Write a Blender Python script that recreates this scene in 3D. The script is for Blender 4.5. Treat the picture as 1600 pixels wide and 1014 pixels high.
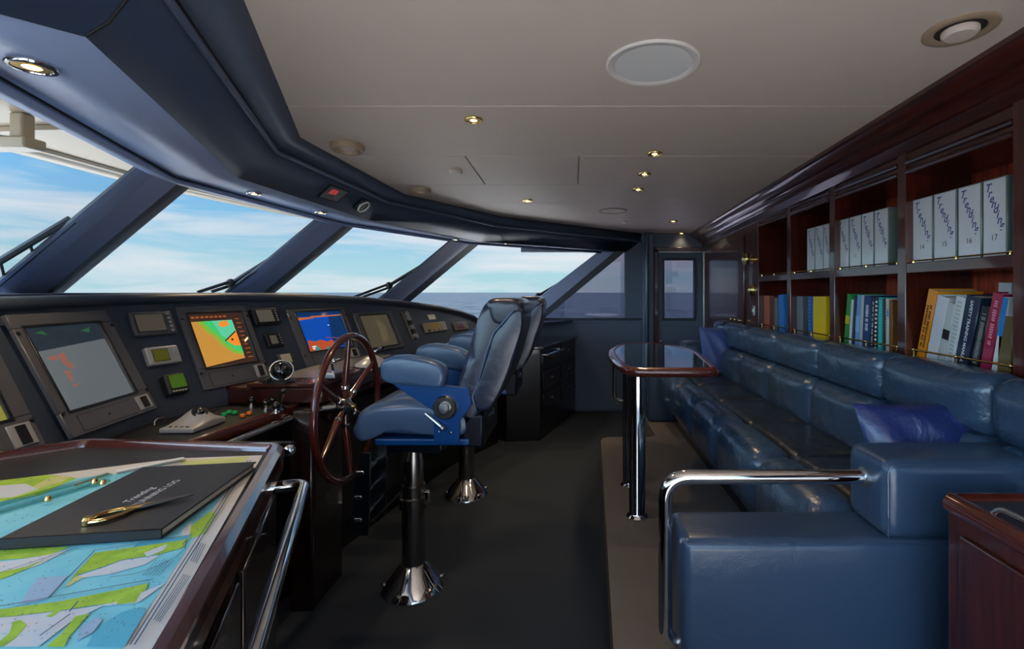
import bpy, math, random
from mathutils import Vector, Matrix
random.seed(7)
PI = math.pi
for o in list(bpy.data.objects): bpy.data.objects.remove(o)
SC = bpy.context.scene
COL = SC.collection
V = Vector
# ------------------------------------------------------------------ camera
F = 780.0; CX = 895.0; CY = 457.0; EYE = 1.37
cam = bpy.data.cameras.new('camera'); co = bpy.data.objects.new('camera', cam); COL.objects.link(co)
cam.sensor_width = 36; cam.lens = F / 1600 * 36
cam.shift_x = -(CX - 800) / 1600; cam.shift_y = -(507 - CY) / 1600
cam.clip_start = 0.02; cam.clip_end = 60000
co.location = (0, 0, EYE); co.rotation_euler = (PI / 2, 0, 0)
SC.camera = co
# ------------------------------------------------------------------ world
SC.view_settings.view_transform = 'Standard'; SC.view_settings.look = 'None'
SC.view_settings.gamma = 1.0; SC.view_settings.use_curve_mapping = False
SC.view_settings.exposure = 0.13
SC.cycles.max_bounces = 10; SC.cycles.diffuse_bounces = 5; SC.cycles.glossy_bounces = 5
SC.cycles.transparent_max_bounces = 16; SC.cycles.sample_clamp_indirect = 6.0
SC.cycles.use_denoising = True
W = bpy.data.worlds.new('sky'); SC.world = W; W.use_nodes = True
nt = W.node_tree; nt.nodes.clear()
def N(t, kind, **kw):
    n = t.nodes.new(kind)
    for k, v in kw.items():
        if k in n.inputs: n.inputs[k].default_value = v
        else: setattr(n, k, v)
    return n
def ramp(t, stops, interp='LINEAR'):
    r = t.nodes.new('ShaderNodeValToRGB'); r.color_ramp.interpolation = interp
    e = r.color_ramp.elements
    while len(e) < len(stops): e.new(0.5)
    for i, (p, c) in enumerate(stops):
        e[i].position = p; e[i].color = (*c[:3], 1)
    return r
tc = N(nt, 'ShaderNodeTexCoord')
sep = N(nt, 'ShaderNodeSeparateXYZ'); nt.links.new(tc.outputs['Generated'], sep.inputs[0])
grad = ramp(nt, [(0.0, (.50, .74, .80)), (.05, (.46, .74, .84)), (.13, (.27, .58, .86)), (.25, (.14, .46, .90)), (.8, (.12, .32, .7))])
nt.links.new(sep.outputs['Z'], grad.inputs[0])
mp = N(nt, 'ShaderNodeMapping'); mp.inputs['Scale'].default_value = (1.5, 2.2, 13)
nt.links.new(tc.outputs['Generated'], mp.inputs[0])
cl = N(nt, 'ShaderNodeTexNoise', Scale=1.6, Detail=7.0, Roughness=.55, Distortion=.5)
nt.links.new(mp.outputs[0], cl.inputs['Vector'])
cr = ramp(nt, [(.44, (0, 0, 0)), (.54, (.55, .55, .55)), (.66, (1, 1, 1))])
nt.links.new(cl.outputs['Fac'], cr.inputs[0])
mixc = N(nt, 'ShaderNodeMixRGB'); mixc.inputs[2].default_value = (.84, .87, .92, 1)
nt.links.new(cr.outputs[0], mixc.inputs[0]); nt.links.new(grad.outputs[0], mixc.inputs[1])
# brighter haze added to the sky, mostly out of view, to light the cabin
dot = N(nt, 'ShaderNodeVectorMath', operation='DOT_PRODUCT'); dot.inputs[1].default_value = V((-.62, -.55, .42)).normalized()
nt.links.new(tc.outputs['Generated'], dot.inputs[0])
mr = N(nt, 'ShaderNodeMapRange'); mr.inputs['From Min'].default_value = .0; mr.inputs['From Max'].default_value = 1.0
mr.inputs['To Min'].default_value = 0; mr.inputs['To Max'].default_value = 1
nt.links.new(dot.outputs['Value'], mr.inputs['Value'])
pw = N(nt, 'ShaderNodeMath', operation='POWER'); pw.inputs[1].default_value = 2.8; nt.links.new(mr.outputs[0], pw.inputs[0])
ml = N(nt, 'ShaderNodeMath', operation='MULTIPLY_ADD'); ml.inputs[1].default_value = 9.0; ml.inputs[2].default_value = .94
nt.links.new(pw.outputs[0], ml.inputs[0])
bg = N(nt, 'ShaderNodeBackground'); nt.links.new(mixc.outputs[0], bg.inputs['Color']); nt.links.new(ml.outputs[0], bg.inputs['Strength'])
wo = N(nt, 'ShaderNodeOutputWorld'); nt.links.new(bg.outputs[0], wo.inputs[0])
# sun from astern, over the roof, onto the foredeck
sl = bpy.data.lights.new('sun', 'SUN'); sl.energy = 16.0; sl.angle = .03; sl.color = (1, .95, .88)
so = bpy.data.objects.new('sun', sl); COL.objects.link(so)
so.rotation_euler = V((.40, -.22, .90)).to_track_quat('Z', 'Y').to_euler()
LAMP_W = 12      # watts of each small ceiling spotlight

# ------------------------------------------------------------------ materials
def hexc(h):
    h = h.lstrip('#'); r = []
    for i in (0, 2, 4):
        c = int(h[i:i+2], 16) / 255
        r.append(c / 12.92 if c <= .04045 else ((c + .055) / 1.055) ** 2.4)
    return tuple(r)
MATS = {}
def mat(name, col, rough=.5, metal=0, coat=0, coat_rough=.05, spec=.5, emit=None, estr=1, bump=None, var=None, trans=0, sheen=0):
    """bump=(scale, strength, stretch xyz); var=(scale, colour2, stretch)"""
    if name in MATS: return MATS[name]
    m = bpy.data.materials.new(name); m.use_nodes = True; t = m.node_tree
    b = t.nodes['Principled BSDF']
    if isinstance(col, str): col = hexc(col)
    b.inputs['Base Color'].default_value = (*col, 1); b.inputs['Roughness'].default_value = rough
    b.inputs['Metallic'].default_value = metal; b.inputs['Coat Weight'].default_value = coat
    b.inputs['Coat Roughness'].default_value = coat_rough; b.inputs['Specular IOR Level'].default_value = spec
    b.inputs['Sheen Weight'].default_value = sheen
    if emit is not None:
        b.inputs['Emission Color'].default_value = (*(hexc(emit) if isinstance(emit, str) else emit), 1); b.inputs['Emission Strength'].default_value = estr
    def coords(st):
        c = N(t, 'ShaderNodeTexCoord'); p = N(t, 'ShaderNodeMapping'); p.inputs['Scale'].default_value = st
        t.links.new(c.outputs['Object'], p.inputs[0]); return p.outputs[0]
    if var:
        n = N(t, 'ShaderNodeTexNoise', Scale=var[0], Detail=5.0, Roughness=.6)
        t.links.new(coords(var[2] if len(var) > 2 else (1, 1, 1)), n.inputs['Vector'])
        r = ramp(t, [(.35, col), (.68, hexc(var[1]) if isinstance(var[1], str) else var[1])])
        t.links.new(n.outputs['Fac'], r.inputs[0]); t.links.new(r.outputs[0], b.inputs['Base Color'])
    if bump:
        n = N(t, 'ShaderNodeTexNoise', Scale=bump[0], Detail=4.0, Roughness=.6)
        t.links.new(coords(bump[2] if len(bump) > 2 else (1, 1, 1)), n.inputs['Vector'])
        bp = N(t, 'ShaderNodeBump', Strength=bump[1], Distance=.01)
        t.links.new(n.outputs['Fac'], bp.inputs['Height']); t.links.new(bp.outputs[0], b.inputs['Normal'])
    MATS[name] = m; return m
def leather(name, c1, rough=.36, wr=.5):
    m = mat(name, c1, rough, coat=.4, coat_rough=.2)
    t = m.node_tree; b = t.nodes['Principled BSDF']
    c = N(t, 'ShaderNodeTexCoord')
    n1 = N(t, 'ShaderNodeTexNoise', Scale=7.0, Detail=5.0, Roughness=.55, Distortion=.8); n2 = N(t, 'ShaderNodeTexVoronoi', Scale=260.0)
    t.links.new(c.outputs['Object'], n1.inputs['Vector']); t.links.new(c.outputs['Object'], n2.inputs['Vector'])
    b1 = N(t, 'ShaderNodeBump', Strength=wr, Distance=.03); b2 = N(t, 'ShaderNodeBump', Strength=.12, Distance=.001)
    t.links.new(n1.outputs['Fac'], b1.inputs['Height']); t.links.new(n2.outputs['Distance'], b2.inputs['Height'])
    t.links.new(b1.outputs[0], b2.inputs['Normal']); t.links.new(b2.outputs[0], b.inputs['Normal'])
    return m
def glassmat(name, tint=(1, 1, 1), gloss=.06):
    m = bpy.data.materials.new(name); m.use_nodes = True; t = m.node_tree; t.nodes.clear()
    tr = N(t, 'ShaderNodeBsdfTransparent'); tr.inputs[0].default_value = (*tint, 1)
    gl = N(t, 'ShaderNodeBsdfGlossy'); gl.inputs['Roughness'].default_value = .01
    lw = N(t, 'ShaderNodeLayerWeight'); p5 = N(t, 'ShaderNodeMath', operation='POWER'); p5.inputs[1].default_value = 5; t.links.new(lw.outputs['Facing'], p5.inputs[0])
    fr = N(t, 'ShaderNodeMath', operation='MULTIPLY_ADD'); fr.inputs[1].default_value = .8; fr.inputs[2].default_value = .03; t.links.new(p5.outputs[0], fr.inputs[0]); mx = N(t, 'ShaderNodeMixShader'); o = N(t, 'ShaderNodeOutputMaterial')
    t.links.new(fr.outputs[0], mx.inputs[0]); t.links.new(tr.outputs[0], mx.inputs[1]); t.links.new(gl.outputs[0], mx.inputs[2])
    t.links.new(mx.outputs[0], o.inputs[0]); MATS[name] = m; return m
M = dict(
    floor=mat('dark_carpet', '#383f48', .95, spec=.1, bump=(600, .2)),
    platform=mat('taupe_carpet', '#6e6a66', .95, spec=.1, bump=(500, .25)),
    ceil=mat('ceiling_vinyl', '#cdbdb0', .55, bump=(300, .05)),
    ceilgap=mat('ceiling_groove', '#b5aaa0', .7),
    pad=mat('slate_blue_vinyl', '#93a3c8', .40, coat=.15, coat_rough=.3, bump=(260, .12, (1, .12, 1))),
    padd=mat('charcoal_vinyl', '#39465e', .45, coat=.1, coat_rough=.3, bump=(260, .12)),
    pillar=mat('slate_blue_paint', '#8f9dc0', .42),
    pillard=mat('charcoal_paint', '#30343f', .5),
    seam=mat('black_gasket', '#08090b', .6),
    wallblue=mat('blue_grey_wallcover', '#5a6678', .6, bump=(300, .1)),
    column=mat('blue_grey_column', '#34465a', .35, coat=.3),
    wood=mat('mahogany', '#32100a', .3, coat=.9, coat_rough=.06, var=(6, '#541c10', (9, 9, .7))),
    woodh=mat('mahogany_lengthwise', '#30100a', .3, coat=.9, coat_rough=.06, var=(6, '#4c190e', (9, .7, 9))),
    woodr=mat('polished_red_mahogany', '#4c1a12', .25, coat=1, coat_rough=.04, var=(3, '#542015', (1, 1, 1))),
    woodin=mat('mahogany_interior', '#b8482a', .5, var=(6, '#6c2412', (9, 9, 1))),
    black=mat('black_lacquer', '#0b0b0c', .2, coat=.6, coat_rough=.08),
    dash=mat('black_dash_vinyl', '#414b5a', .45, coat=.1, coat_rough=.3, bump=(400, .15)),
    panel=mat('graphite_panel', '#3a3d44', .45, bump=(700, .08)),
    bezel=mat('dark_grey_housing', '#5c5d61', .36),
    bezel2=mat('black_housing', '#222326', .35),
    silver=mat('silver_plastic', '#b4b5b5', .3, metal=.2),
    chrome=mat('chrome', (.86, .85, .83), .06, metal=1),
    dchrome=mat('dark_bronzed_chrome', (.34, .32, .30), .22, metal=1),
    brass=mat('brass', (.83, .58, .22), .18, metal=1),
    brushed=mat('brushed_steel', (.5, .5, .5), .3, metal=1),
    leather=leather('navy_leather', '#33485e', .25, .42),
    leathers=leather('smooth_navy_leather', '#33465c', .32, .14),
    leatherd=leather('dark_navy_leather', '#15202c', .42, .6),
    chairl=leather('blue_grey_leather', '#465e7c', .34, .12),
    chairback=leather('slate_leather', '#252a3c', .34, .2),
    bluem=mat('blue_painted_metal', '#04427f', .3, coat=.4),
    bluedk=mat('dark_blue_metal', '#050d18', .3),
    pillow=leather('indigo_leather', '#1f2d60', .36, .6),
    pillow2=mat('navy_satin', '#3c4f8c', .45, sheen=.3, bump=(9, .5)),
    white=mat('white_plastic', '#e8e8e4', .45),
    paper=mat('paper', '#e9e4dc', .8),
    cream=mat('cream_gelcoat', '#a3957f', .35),
    deck=mat('white_bounce_deck', '#f4f2ee', .6),
    rub=mat('wiper_black', '#0d0e10', .45),
    vent=mat('beige_vent', '#a08a72', .45),
    lampglow=mat('lamp_glow', '#ffd080', .4, emit=(1.0, .62, .18), estr=9),
    lampglow2=mat('warm_bulb', '#ffd890', .4, emit=(1.0, .56, .16), estr=11),
    goldrefl=mat('gold_reflector', (.75, .45, .08), .2, metal=1),
    ink=mat('black_ink', '#101114', .7), navyink=mat('navy_ink', '#26407c', .6), whiteink=mat('white_print', '#dfe2e6', .6),
    binder=mat('white_vinyl_binder', '#cfd2d8', .25, coat=.6), binderedge=mat('green_grey_vinyl', '#6e7d78', .3, coat=.5),
    pages=mat('page_block', '#cfc9bb', .8),
)
GL = glassmat('window_glass', (.97, .985, .99)); GLD = glassmat('tinted_glass', (.46, .45, .52)); ACR = glassmat('clear_acrylic', (.75, .88, .88))
M['glass'] = GL; M['glassd'] = GLD; M['acrylic'] = ACR

# ------------------------------------------------------------------ helpers
def P(px, py, d): return V(((px - CX) / F * d, d, EYE + (CY - py) / F * d))
def ray(px, py): return V(((px - CX) / F, 1, (CY - py) / F))
def PZ(px, py, z): d = (EYE - z) * F / (py - CY); return P(px, py, d)
def PX(px, py, x): d = x * F / (px - CX); return P(px, py, d)
class Fr:
    """a flat working frame: O origin, U along, Vv up the slope, Nn out of it"""
    def __init__(s, O, U, Vv):
        s.O = V(O); s.U = V(U).normalized(); s.N = s.U.cross(V(Vv)).normalized(); s.V = s.N.cross(s.U).normalized()
        s.m = Matrix(((s.U.x, s.V.x, s.N.x, s.O.x), (s.U.y, s.V.y, s.N.y, s.O.y), (s.U.z, s.V.z, s.N.z, s.O.z), (0, 0, 0, 1)))
    def hit(s, px, py, off=0):
        r = ray(px, py); o = s.O + s.N * off; c = V((0, 0, EYE))
        k = (o - c).dot(s.N) / r.dot(s.N); p = c + r * k - s.O
        return p.dot(s.U), p.dot(s.V)
    def rect(s, q, off=0):
        h = [s.hit(*p, off) for p in q]      # TL TR BR BL
        return ((h[0][0] + h[3][0]) / 2, (h[2][1] + h[3][1]) / 2, (h[1][0] + h[2][0]) / 2, (h[0][1] + h[1][1]) / 2)
    def sub(s, x, y, z=0): return Fr(s.O + s.U * x + s.V * y + s.N * z, s.U, s.V)
WM = {}
def tag(o, label=None, cat=None, group=None, kind=None):
    if label: o['label'] = label
    if cat: o['category'] = cat
    if group: o['group'] = group
    if kind: o['kind'] = kind
    return o
def thing(name, label, cat, loc=(0, 0, 0), group=None, m=None):
    o = bpy.data.objects.new(name, None); COL.objects.link(o); o.empty_display_size = .05
    mm = m.copy() if m is not None else Matrix.Translation(V(loc))
    o.matrix_world = mm; WM[o] = mm
    return tag(o, label, cat, group)
def kids(o): return [c for c in bpy.data.objects if c.parent == o]
def copy_tree(root, m, label=None, group=None):
    ch = {}
    for o in bpy.data.objects:
        if o.parent: ch.setdefault(o.parent, []).append(o)
    def cp(o, par):
        c = o.copy(); COL.objects.link(c)
        if par: c.parent = par
        for k in ch.get(o, []): cp(k, c)
        return c
    r = cp(root, None); r.matrix_world = m; WM[r] = m
    if label: r['label'] = label
    if group: r['group'] = group
    return r
def basis(t):
    t = t.normalized(); a = V((0, 0, 1)) if abs(t.z) < .9 else V((1, 0, 0))
    u = t.cross(a).normalized(); return u, t.cross(u).normalized()
class MB:
    def __init__(s): s.v = []; s.f = []; s.mi = []; s.cur = 0
    def add(s, vs, fs):
        b = len(s.v); s.v += [V(p) for p in vs]
        for f in fs: s.f.append([b + i for i in f]); s.mi.append(s.cur)
        return s
    def mat(s, i): s.cur = i; return s
    def box(s, a, b):
        x0, y0, z0 = [min(a[i], b[i]) for i in range(3)]; x1, y1, z1 = [max(a[i], b[i]) for i in range(3)]
        return s.add([(x0,y0,z0),(x1,y0,z0),(x1,y1,z0),(x0,y1,z0),(x0,y0,z1),(x1,y0,z1),(x1,y1,z1),(x0,y1,z1)],
              [(0,3,2,1),(4,5,6,7),(0,1,5,4),(1,2,6,5),(2,3,7,6),(3,0,4,7)])
    def hexa(s, p):
        return s.add(p, [(0,3,2,1),(4,5,6,7),(0,1,5,4),(1,2,6,5),(2,3,7,6),(3,0,4,7)])
    def prism(s, poly, off):
        n = len(poly); off = V(off); p = [V(q) for q in poly]
        return s.add(p + [q + off for q in p], [tuple(range(n))[::-1], tuple(range(n, 2 * n))] + [(i, (i + 1) % n, n + (i + 1) % n, n + i) for i in range(n)])
    def poly(s, p): return s.add(p, [tuple(range(len(p)))])
    def loft(s, rings, closed=True, caps=True):
        n = len(rings[0]); vs = [p for r in rings for p in r]; fs = []
        for i in range(len(rings) - 1):
            for j in range(n if closed else n - 1):
                k = (j + 1) % n; fs.append((i * n + j, i * n + k, (i + 1) * n + k, (i + 1) * n + j))
        if caps and closed: fs += [tuple(range(n))[::-1], tuple((len(rings) - 1) * n + j for j in range(n))]
        return s.add(vs, fs)
    def tube(s, pts, r, n=14, closed=False, flat=1.0):
        pts = [V(p) for p in pts]; m = len(pts); rings = []; u = None
        for i, p in enumerate(pts):
            a = pts[(i - 1) % m] if (closed or i) else p; b = pts[(i + 1) % m] if (closed or i < m - 1) else p
            t = (b - a).normalized()
            if u is None: u, _ = basis(t)
            u = (u - t * u.dot(t)).normalized(); w = t.cross(u)
            rr = r[i] if isinstance(r, (list, tuple)) else r
            rings.append([p + (u * math.cos(2 * PI * k / n) + w * math.sin(2 * PI * k / n) * flat) * rr for k in range(n)])
        if closed:
            best = min(range(n), key=lambda k: (rings[0][k] - rings[-1][0]).length)
            rings.append(rings[0][best:] + rings[0][:best])
            return s.loft(rings, True, False)
        return s.loft(rings)
    def lathe(s, prof, o=(0, 0, 0), ax=(0, 0, 1), n=32):
        o = V(o); ax = V(ax).normalized(); u, w = basis(ax)
        rings = [[o + ax * z + (u * math.cos(2 * PI * k / n) + w * math.sin(2 * PI * k / n)) * max(r, 1e-4) for k in range(n)] for r, z in prof]
        return s.loft(rings)
    def sphere(s, o, r, n=16, sq=(1, 1, 1)):
        o = V(o); k = n // 2
        return s.loft([[o + V((math.sin(PI * (i + .001) / (k + .002)) * math.cos(2 * PI * j / n) * sq[0], math.sin(PI * (i + .001) / (k + .002)) * math.sin(2 * PI * j / n) * sq[1], math.cos(PI * i / k) * sq[2])) * r for j in range(n)] for i in range(k + 1)])
    def rbox(s, c, h, r, puff=0, fr=None, mid=6, kk=4, fn=None):
        """rounded cushion box, centre c, half sizes h; puff bulges the broad faces"""
        c = V(c)
        if not isinstance(puff, (tuple, list)): puff = (puff,) * 3
        def ax(hh):
            q = min(r, hh * .999); a = [-hh + q * (1 - math.cos(i / kk * PI / 2)) for i in range(kk)]
            b = [(-hh + q) + (2 * (hh - q)) * i / mid for i in range(mid + 1)]
            return a + b + [-x for x in a[::-1]]
        A = [ax(h[0]), ax(h[1]), ax(h[2])]; idx = {}; vs = []; fs = []
        n = [len(a) - 1 for a in A]
        def vert(i, j, k):
            key = (i, j, k)
            if key in idx: return idx[key]
            p = V((A[0][i], A[1][j], A[2][k])); inn = V([max(-(h[q] - min(r, h[q])), min(h[q] - min(r, h[q]), p[q])) for q in range(3)])
            dlt = p - inn
            if dlt.length > 1e-9: p = inn + dlt.normalized() * min(r, 9)
            g = [math.cos(max(-1, min(1, p[q] / h[q])) * PI / 2) ** .7 for q in range(3)]
            e = [p[q] / h[q] for q in range(3)]
            p = V((p.x + puff[0] * e[0] * g[1] * g[2], p.y + puff[1] * e[1] * g[0] * g[2], p.z + puff[2] * e[2] * g[0] * g[1]))
            if fn: p = V(fn(p))
            idx[key] = len(vs); vs.append(p); return idx[key]
        for a in range(3):
            b, d = (a + 1) % 3, (a + 2) % 3
            for side in (0, n[a]):
                for i in range(n[b]):
                    for j in range(n[d]):
                        def K(x, y):
                            q = [0, 0, 0]; q[a] = side; q[b] = x; q[d] = y; return vert(*q)
                        f = (K(i, j), K(i + 1, j), K(i + 1, j + 1), K(i, j + 1))
                        fs.append(f if side else f[::-1])
        vs = [(fr.O + fr.U * p.x + fr.V * p.y + fr.N * p.z + c) if fr else p + c for p in vs]
        return s.add(vs, fs)
    def xf(s, m): s.v = [m @ p for p in s.v]; return s
    def build(s, name, mats, parent=None, world=False, bevel=0, seg=2, smooth=35, kind=None, origin=None):
        if not isinstance(mats, (list, tuple)): mats = [mats]
        vs = s.v; mw = Matrix.Identity(4)
        if parent is not None:
            if world: inv = WM[parent].inverted(); vs = [inv @ p for p in vs]
        else:
            if origin is None:
                origin = V((sum(p.x for p in vs) / len(vs), sum(p.y for p in vs) / len(vs), min(p.z for p in vs)))
            vs = [p - V(origin) for p in vs]; mw = Matrix.Translation(V(origin))
        me = bpy.data.meshes.new(name); me.from_pydata([tuple(p) for p in vs], [], s.f)
        for m in mats: me.materials.append(M[m] if isinstance(m, str) else m)
        for p, i in zip(me.polygons, s.mi): p.material_index = i; p.use_smooth = True
        me.validate(); 
        import bmesh
        bm = bmesh.new(); bm.from_mesh(me); bmesh.ops.recalc_face_normals(bm, faces=bm.faces); bm.to_mesh(me); bm.free()
        me.set_sharp_from_angle(angle=math.radians(smooth))
        o = bpy.data.objects.new(name, me); COL.objects.link(o)
        if bevel:
            b = o.modifiers.new('bevel', 'BEVEL'); b.width = bevel; b.segments = seg; b.limit_method = 'ANGLE'; b.angle_limit = math.radians(30); b.harden_normals = False
        if parent is not None: o.parent = parent; WM[o] = WM[parent]
        else: o.matrix_world = mw; WM[o] = mw
        if kind: o['kind'] = kind
        return o
def arc(c, r, a0, a1, u, w, n=8):
    c, u, w = V(c), V(u), V(w)
    return [c + (u * math.cos(a0 + (a1 - a0) * i / n) + w * math.sin(a0 + (a1 - a0) * i / n)) * r for i in range(n + 1)]
def bent(pts, r, n=7):
    """polyline with rounded corners"""
    pts = [V(p) for p in pts]; out = [pts[0]]
    for i in range(1, len(pts) - 1):
        a = (pts[i-1] - pts[i]); b = (pts[i+1] - pts[i]); q = min(r, a.length * .49, b.length * .49)
        p0 = pts[i] + a.normalized() * q; p1 = pts[i] + b.normalized() * q
        for k in range(n + 1):
            t = k / n; out.append(p0 * (1 - t) ** 2 + pts[i] * 2 * t * (1 - t) + p1 * t * t)
    out.append(pts[-1]); return out
def text_geo(txt, size=1.0, shear=0, extrude=0, base=False, bold=0):
    cu = bpy.data.curves.new('lettering', 'FONT'); cu.body = txt; cu.size = size; cu.shear = shear; cu.extrude = extrude
    cu.align_x = 'CENTER'; cu.align_y = 'BOTTOM_BASELINE' if base else 'CENTER'; cu.offset = bold; cu.resolution_u = 3
    o = bpy.data.objects.new('lettering', cu); COL.objects.link(o)
    dg = bpy.context.evaluated_depsgraph_get(); me = bpy.data.meshes.new_from_object(o.evaluated_get(dg))
    vs = [v.co.copy() for v in me.vertices]; fs = [tuple(p.vertices) for p in me.polygons]
    bpy.data.objects.remove(o); bpy.data.curves.remove(cu); bpy.data.meshes.remove(me)
    return vs, fs
def text_on(mb, txt, size, fr, x=0, y=0, z=.0008, rot=0, shear=0, base=False, bold=0):
    vs, fs = text_geo(txt, size, shear, 0, base, bold); c, s_ = math.cos(rot), math.sin(rot)
    mb.add([fr.O + fr.U * (x + p.x * c - p.y * s_) + fr.V * (y + p.x * s_ + p.y * c) + fr.N * z for p in vs], fs)
    return mb
ZL = Matrix.Identity(4)
LOC = Fr((0, 0, 0), (1, 0, 0), (0, 1, 0))

# ------------------------------------------------------------------ room shell
def zc(d): return EYE + .8425 - .028 * d          # ceiling, with the deck's camber
def zh(d): return EYE + .596 - .0222 * d          # window head
FARW = 5.77; NEARW = -.35
MB().box((-2.6, NEARW, -.05), (1.9, FARW, 0)).build('floor', 'floor', kind='structure')
# raised platform under the settee
pp = [V((.155, NEARW, 0)), V((1.5, NEARW, 0)), V((1.5, 5.6, 0)), V((.675, 5.6, 0)), V((.675, 4.1, 0)), V((.62, 4.04, 0)), V((.30, 4.04, 0)), V((.245, 4.02, 0)), V((.222, 3.95, 0)), V((.132, 1.6, 0))]
MB().prism(pp, (0, 0, .2)).build('floor_platform', 'platform', kind='structure')
# ceiling boards with open grooves
seams = [NEARW, 2.10, 2.80, 3.45, 4.09, 4.75, 5.40, FARW]
cb = MB()
def board(x0, x1, d0, d1, g=.0035, lift=0):
    cb.hexa([(x0 + g, d0 + g, zc(d0) + lift), (x1 - g, d0 + g, zc(d0) + lift), (x1 - g, d1 - g, zc(d1) + lift), (x0 + g, d1 - g, zc(d1) + lift),
             (x0 + g, d0 + g, zc(d0) + .02), (x1 - g, d0 + g, zc(d0) + .02), (x1 - g, d1 - g, zc(d1) + .02), (x0 + g, d1 - g, zc(d1) + .02)])
for a, b in zip(seams, seams[1:]):
    if abs(a - 2.80) < .01:
        board(-2.0, -.605, a, b); board(-.605, .036, a, b, .005); board(.036, 1.5, a, b)
    else: board(-2.0, 1.5, a, b)
cb.mat(1).hexa([(-2.0, NEARW, zc(NEARW) + .018), (1.5, NEARW, zc(NEARW) + .018), (1.5, FARW, zc(FARW) + .018), (-2.0, FARW, zc(FARW) + .018),
                (-2.0, NEARW, zc(NEARW) + .08), (1.5, NEARW, zc(NEARW) + .08), (1.5, FARW, zc(FARW) + .08), (-2.0, FARW, zc(FARW) + .08)])
cb.build('ceiling', ['ceil', 'ceilgap'], kind='structure', bevel=.0015, seg=1)

# window head line, soffit, fascia, groove and ceiling edge stations
G = [(-.30, NEARW), (-1.45, .95), (-1.93, 2.35), (-1.74, 3.65), (-1.03, 4.83), (.40, FARW)]
Bf = [(-.05, NEARW), (-1.28, .93), (-1.09, 1.117), (-1.59, 2.37), (-1.46, 3.58), (-.88, 4.83), (.62, FARW)]
Cf = [(.10, NEARW), (-.98, .88), (-.945, 1.1), (-1.435, 2.417), (-1.33, 3.604), (-.72, 4.62), (.78, FARW)]
Df = [(.2, NEARW), (-.72, .85), (-.80, 1.12), (-1.357, 2.49), (-1.264, 3.748), (-.66, 4.68), (.80, FARW)]
G7 = [(-.30, NEARW), (-1.45, .95), (-1.52, 1.15), (-1.93, 2.35), (-1.74, 3.65), (-1.03, 4.83), (.40, FARW)]
def inset(a, b, t): return (a[0] + (b[0] - a[0]) * t, a[1] + (b[1] - a[1]) * t)
def strip(mb, lo, hi):
    n = len(lo); mb.add(lo + hi, [(i, i + 1, n + i + 1, n + i) for i in range(n - 1)])
gA = [V((x, y, zh(y))) for x, y in G7]
gT = [V((*inset(g, b, .16), zh(y) - .002)) for g, b, (x, y) in zip(G7, Bf, G7)]
gT2 = [V((*inset(g, b, .185), zh(y) - .0)) for g, b, (x, y) in zip(G7, Bf, G7)]
gB = [V((x, y, zh(y))) for x, y in Bf]
gB2 = [V((b.x * .98 + c[0] * .02, b.y, b.z + .012)) for b, c in zip(gB, Cf)]
gC = [V((x, y, zc(y) - .092)) for x, y in Cf]
gC2 = [V((x + (d[0] - x) * .12, y, zc(y) - .080)) for (x, y), d in zip(Cf, Df)]
gD = [V((x, y, zc(y) + .001)) for x, y in Df]
tr = MB(); strip(tr, gA, gT); tr.mat(1); strip(tr, gT, gT2); tr.mat(0); strip(tr, gT2, gB)
o = tr.build('trim_1', ['pad', 'seam'], kind='structure')
tr = MB(); strip(tr, gB, gC); o = tr.build('trim_2', ['padd'], kind='structure', smooth=3)
tr = MB(); tr.mat(1); strip(tr, gC, gC2); tr.mat(0); strip(tr, gC2, gD); o = tr.build('trim_3', [mat('mid_blue_vinyl', '#4a566c', .42, coat=.15, coat_rough=.3, bump=(260, .12)), 'seam'], kind='structure', smooth=3)
for nm in ('trim_1', 'trim_2', 'trim_3'):
    o = bpy.data.objects[nm]; md = o.modifiers.new('thickness', 'SOLIDIFY'); md.thickness = .02; md.offset = 1 if nm == 'trim_1' else 1
# bead that runs along the fascia's lower edge and the groove
# piped corner seam between the two nearest fascia faces
tr = MB(); q0_, q1_ = gB[2], gC[2]; tr.tube([q0_ + V((0, 0, .002)), q0_.lerp(q1_, .3) + V((.010, .004, -.012)), q0_.lerp(q1_, .65) + V((.010, .004, -.010)), q1_], .0035, 8); tr.build('trim_4', 'seam', kind='structure')
tr = MB(); tr.tube([p + V((.0, 0, 0)) for p in gC[1:]], .012, 10); tr.build('trim_5', mat('mid_blue_vinyl', '#4a566c'), kind='structure')

# windshield: raked panes between G stations, the bottom shifted forward
RK = 1.2
def gpt(i, z, out=0, t=None):
    a = G[i]; x, y = a; return V((x - RK * (zh(y) - z) - out, y, z))
ZB = 1.02
for i in range(5):
    (x0, y0), (x1, y1) = G[i], G[i + 1]
    w = thing('window_%d' % (i + 1), None, None, ((x0 + x1) / 2 - .9, (y0 + y1) / 2, ZB)); w['kind'] = 'structure'
    a, b, c, d = gpt(i, ZB), gpt(i + 1, ZB), gpt(i + 1, zh(y1)), gpt(i, zh(y0))
    off = V((-.012, 0, .008))
    MB().hexa([a, b, c, d, a + off, b + off, c + off, d + off]).build('pane', 'glass', w, world=True)
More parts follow.
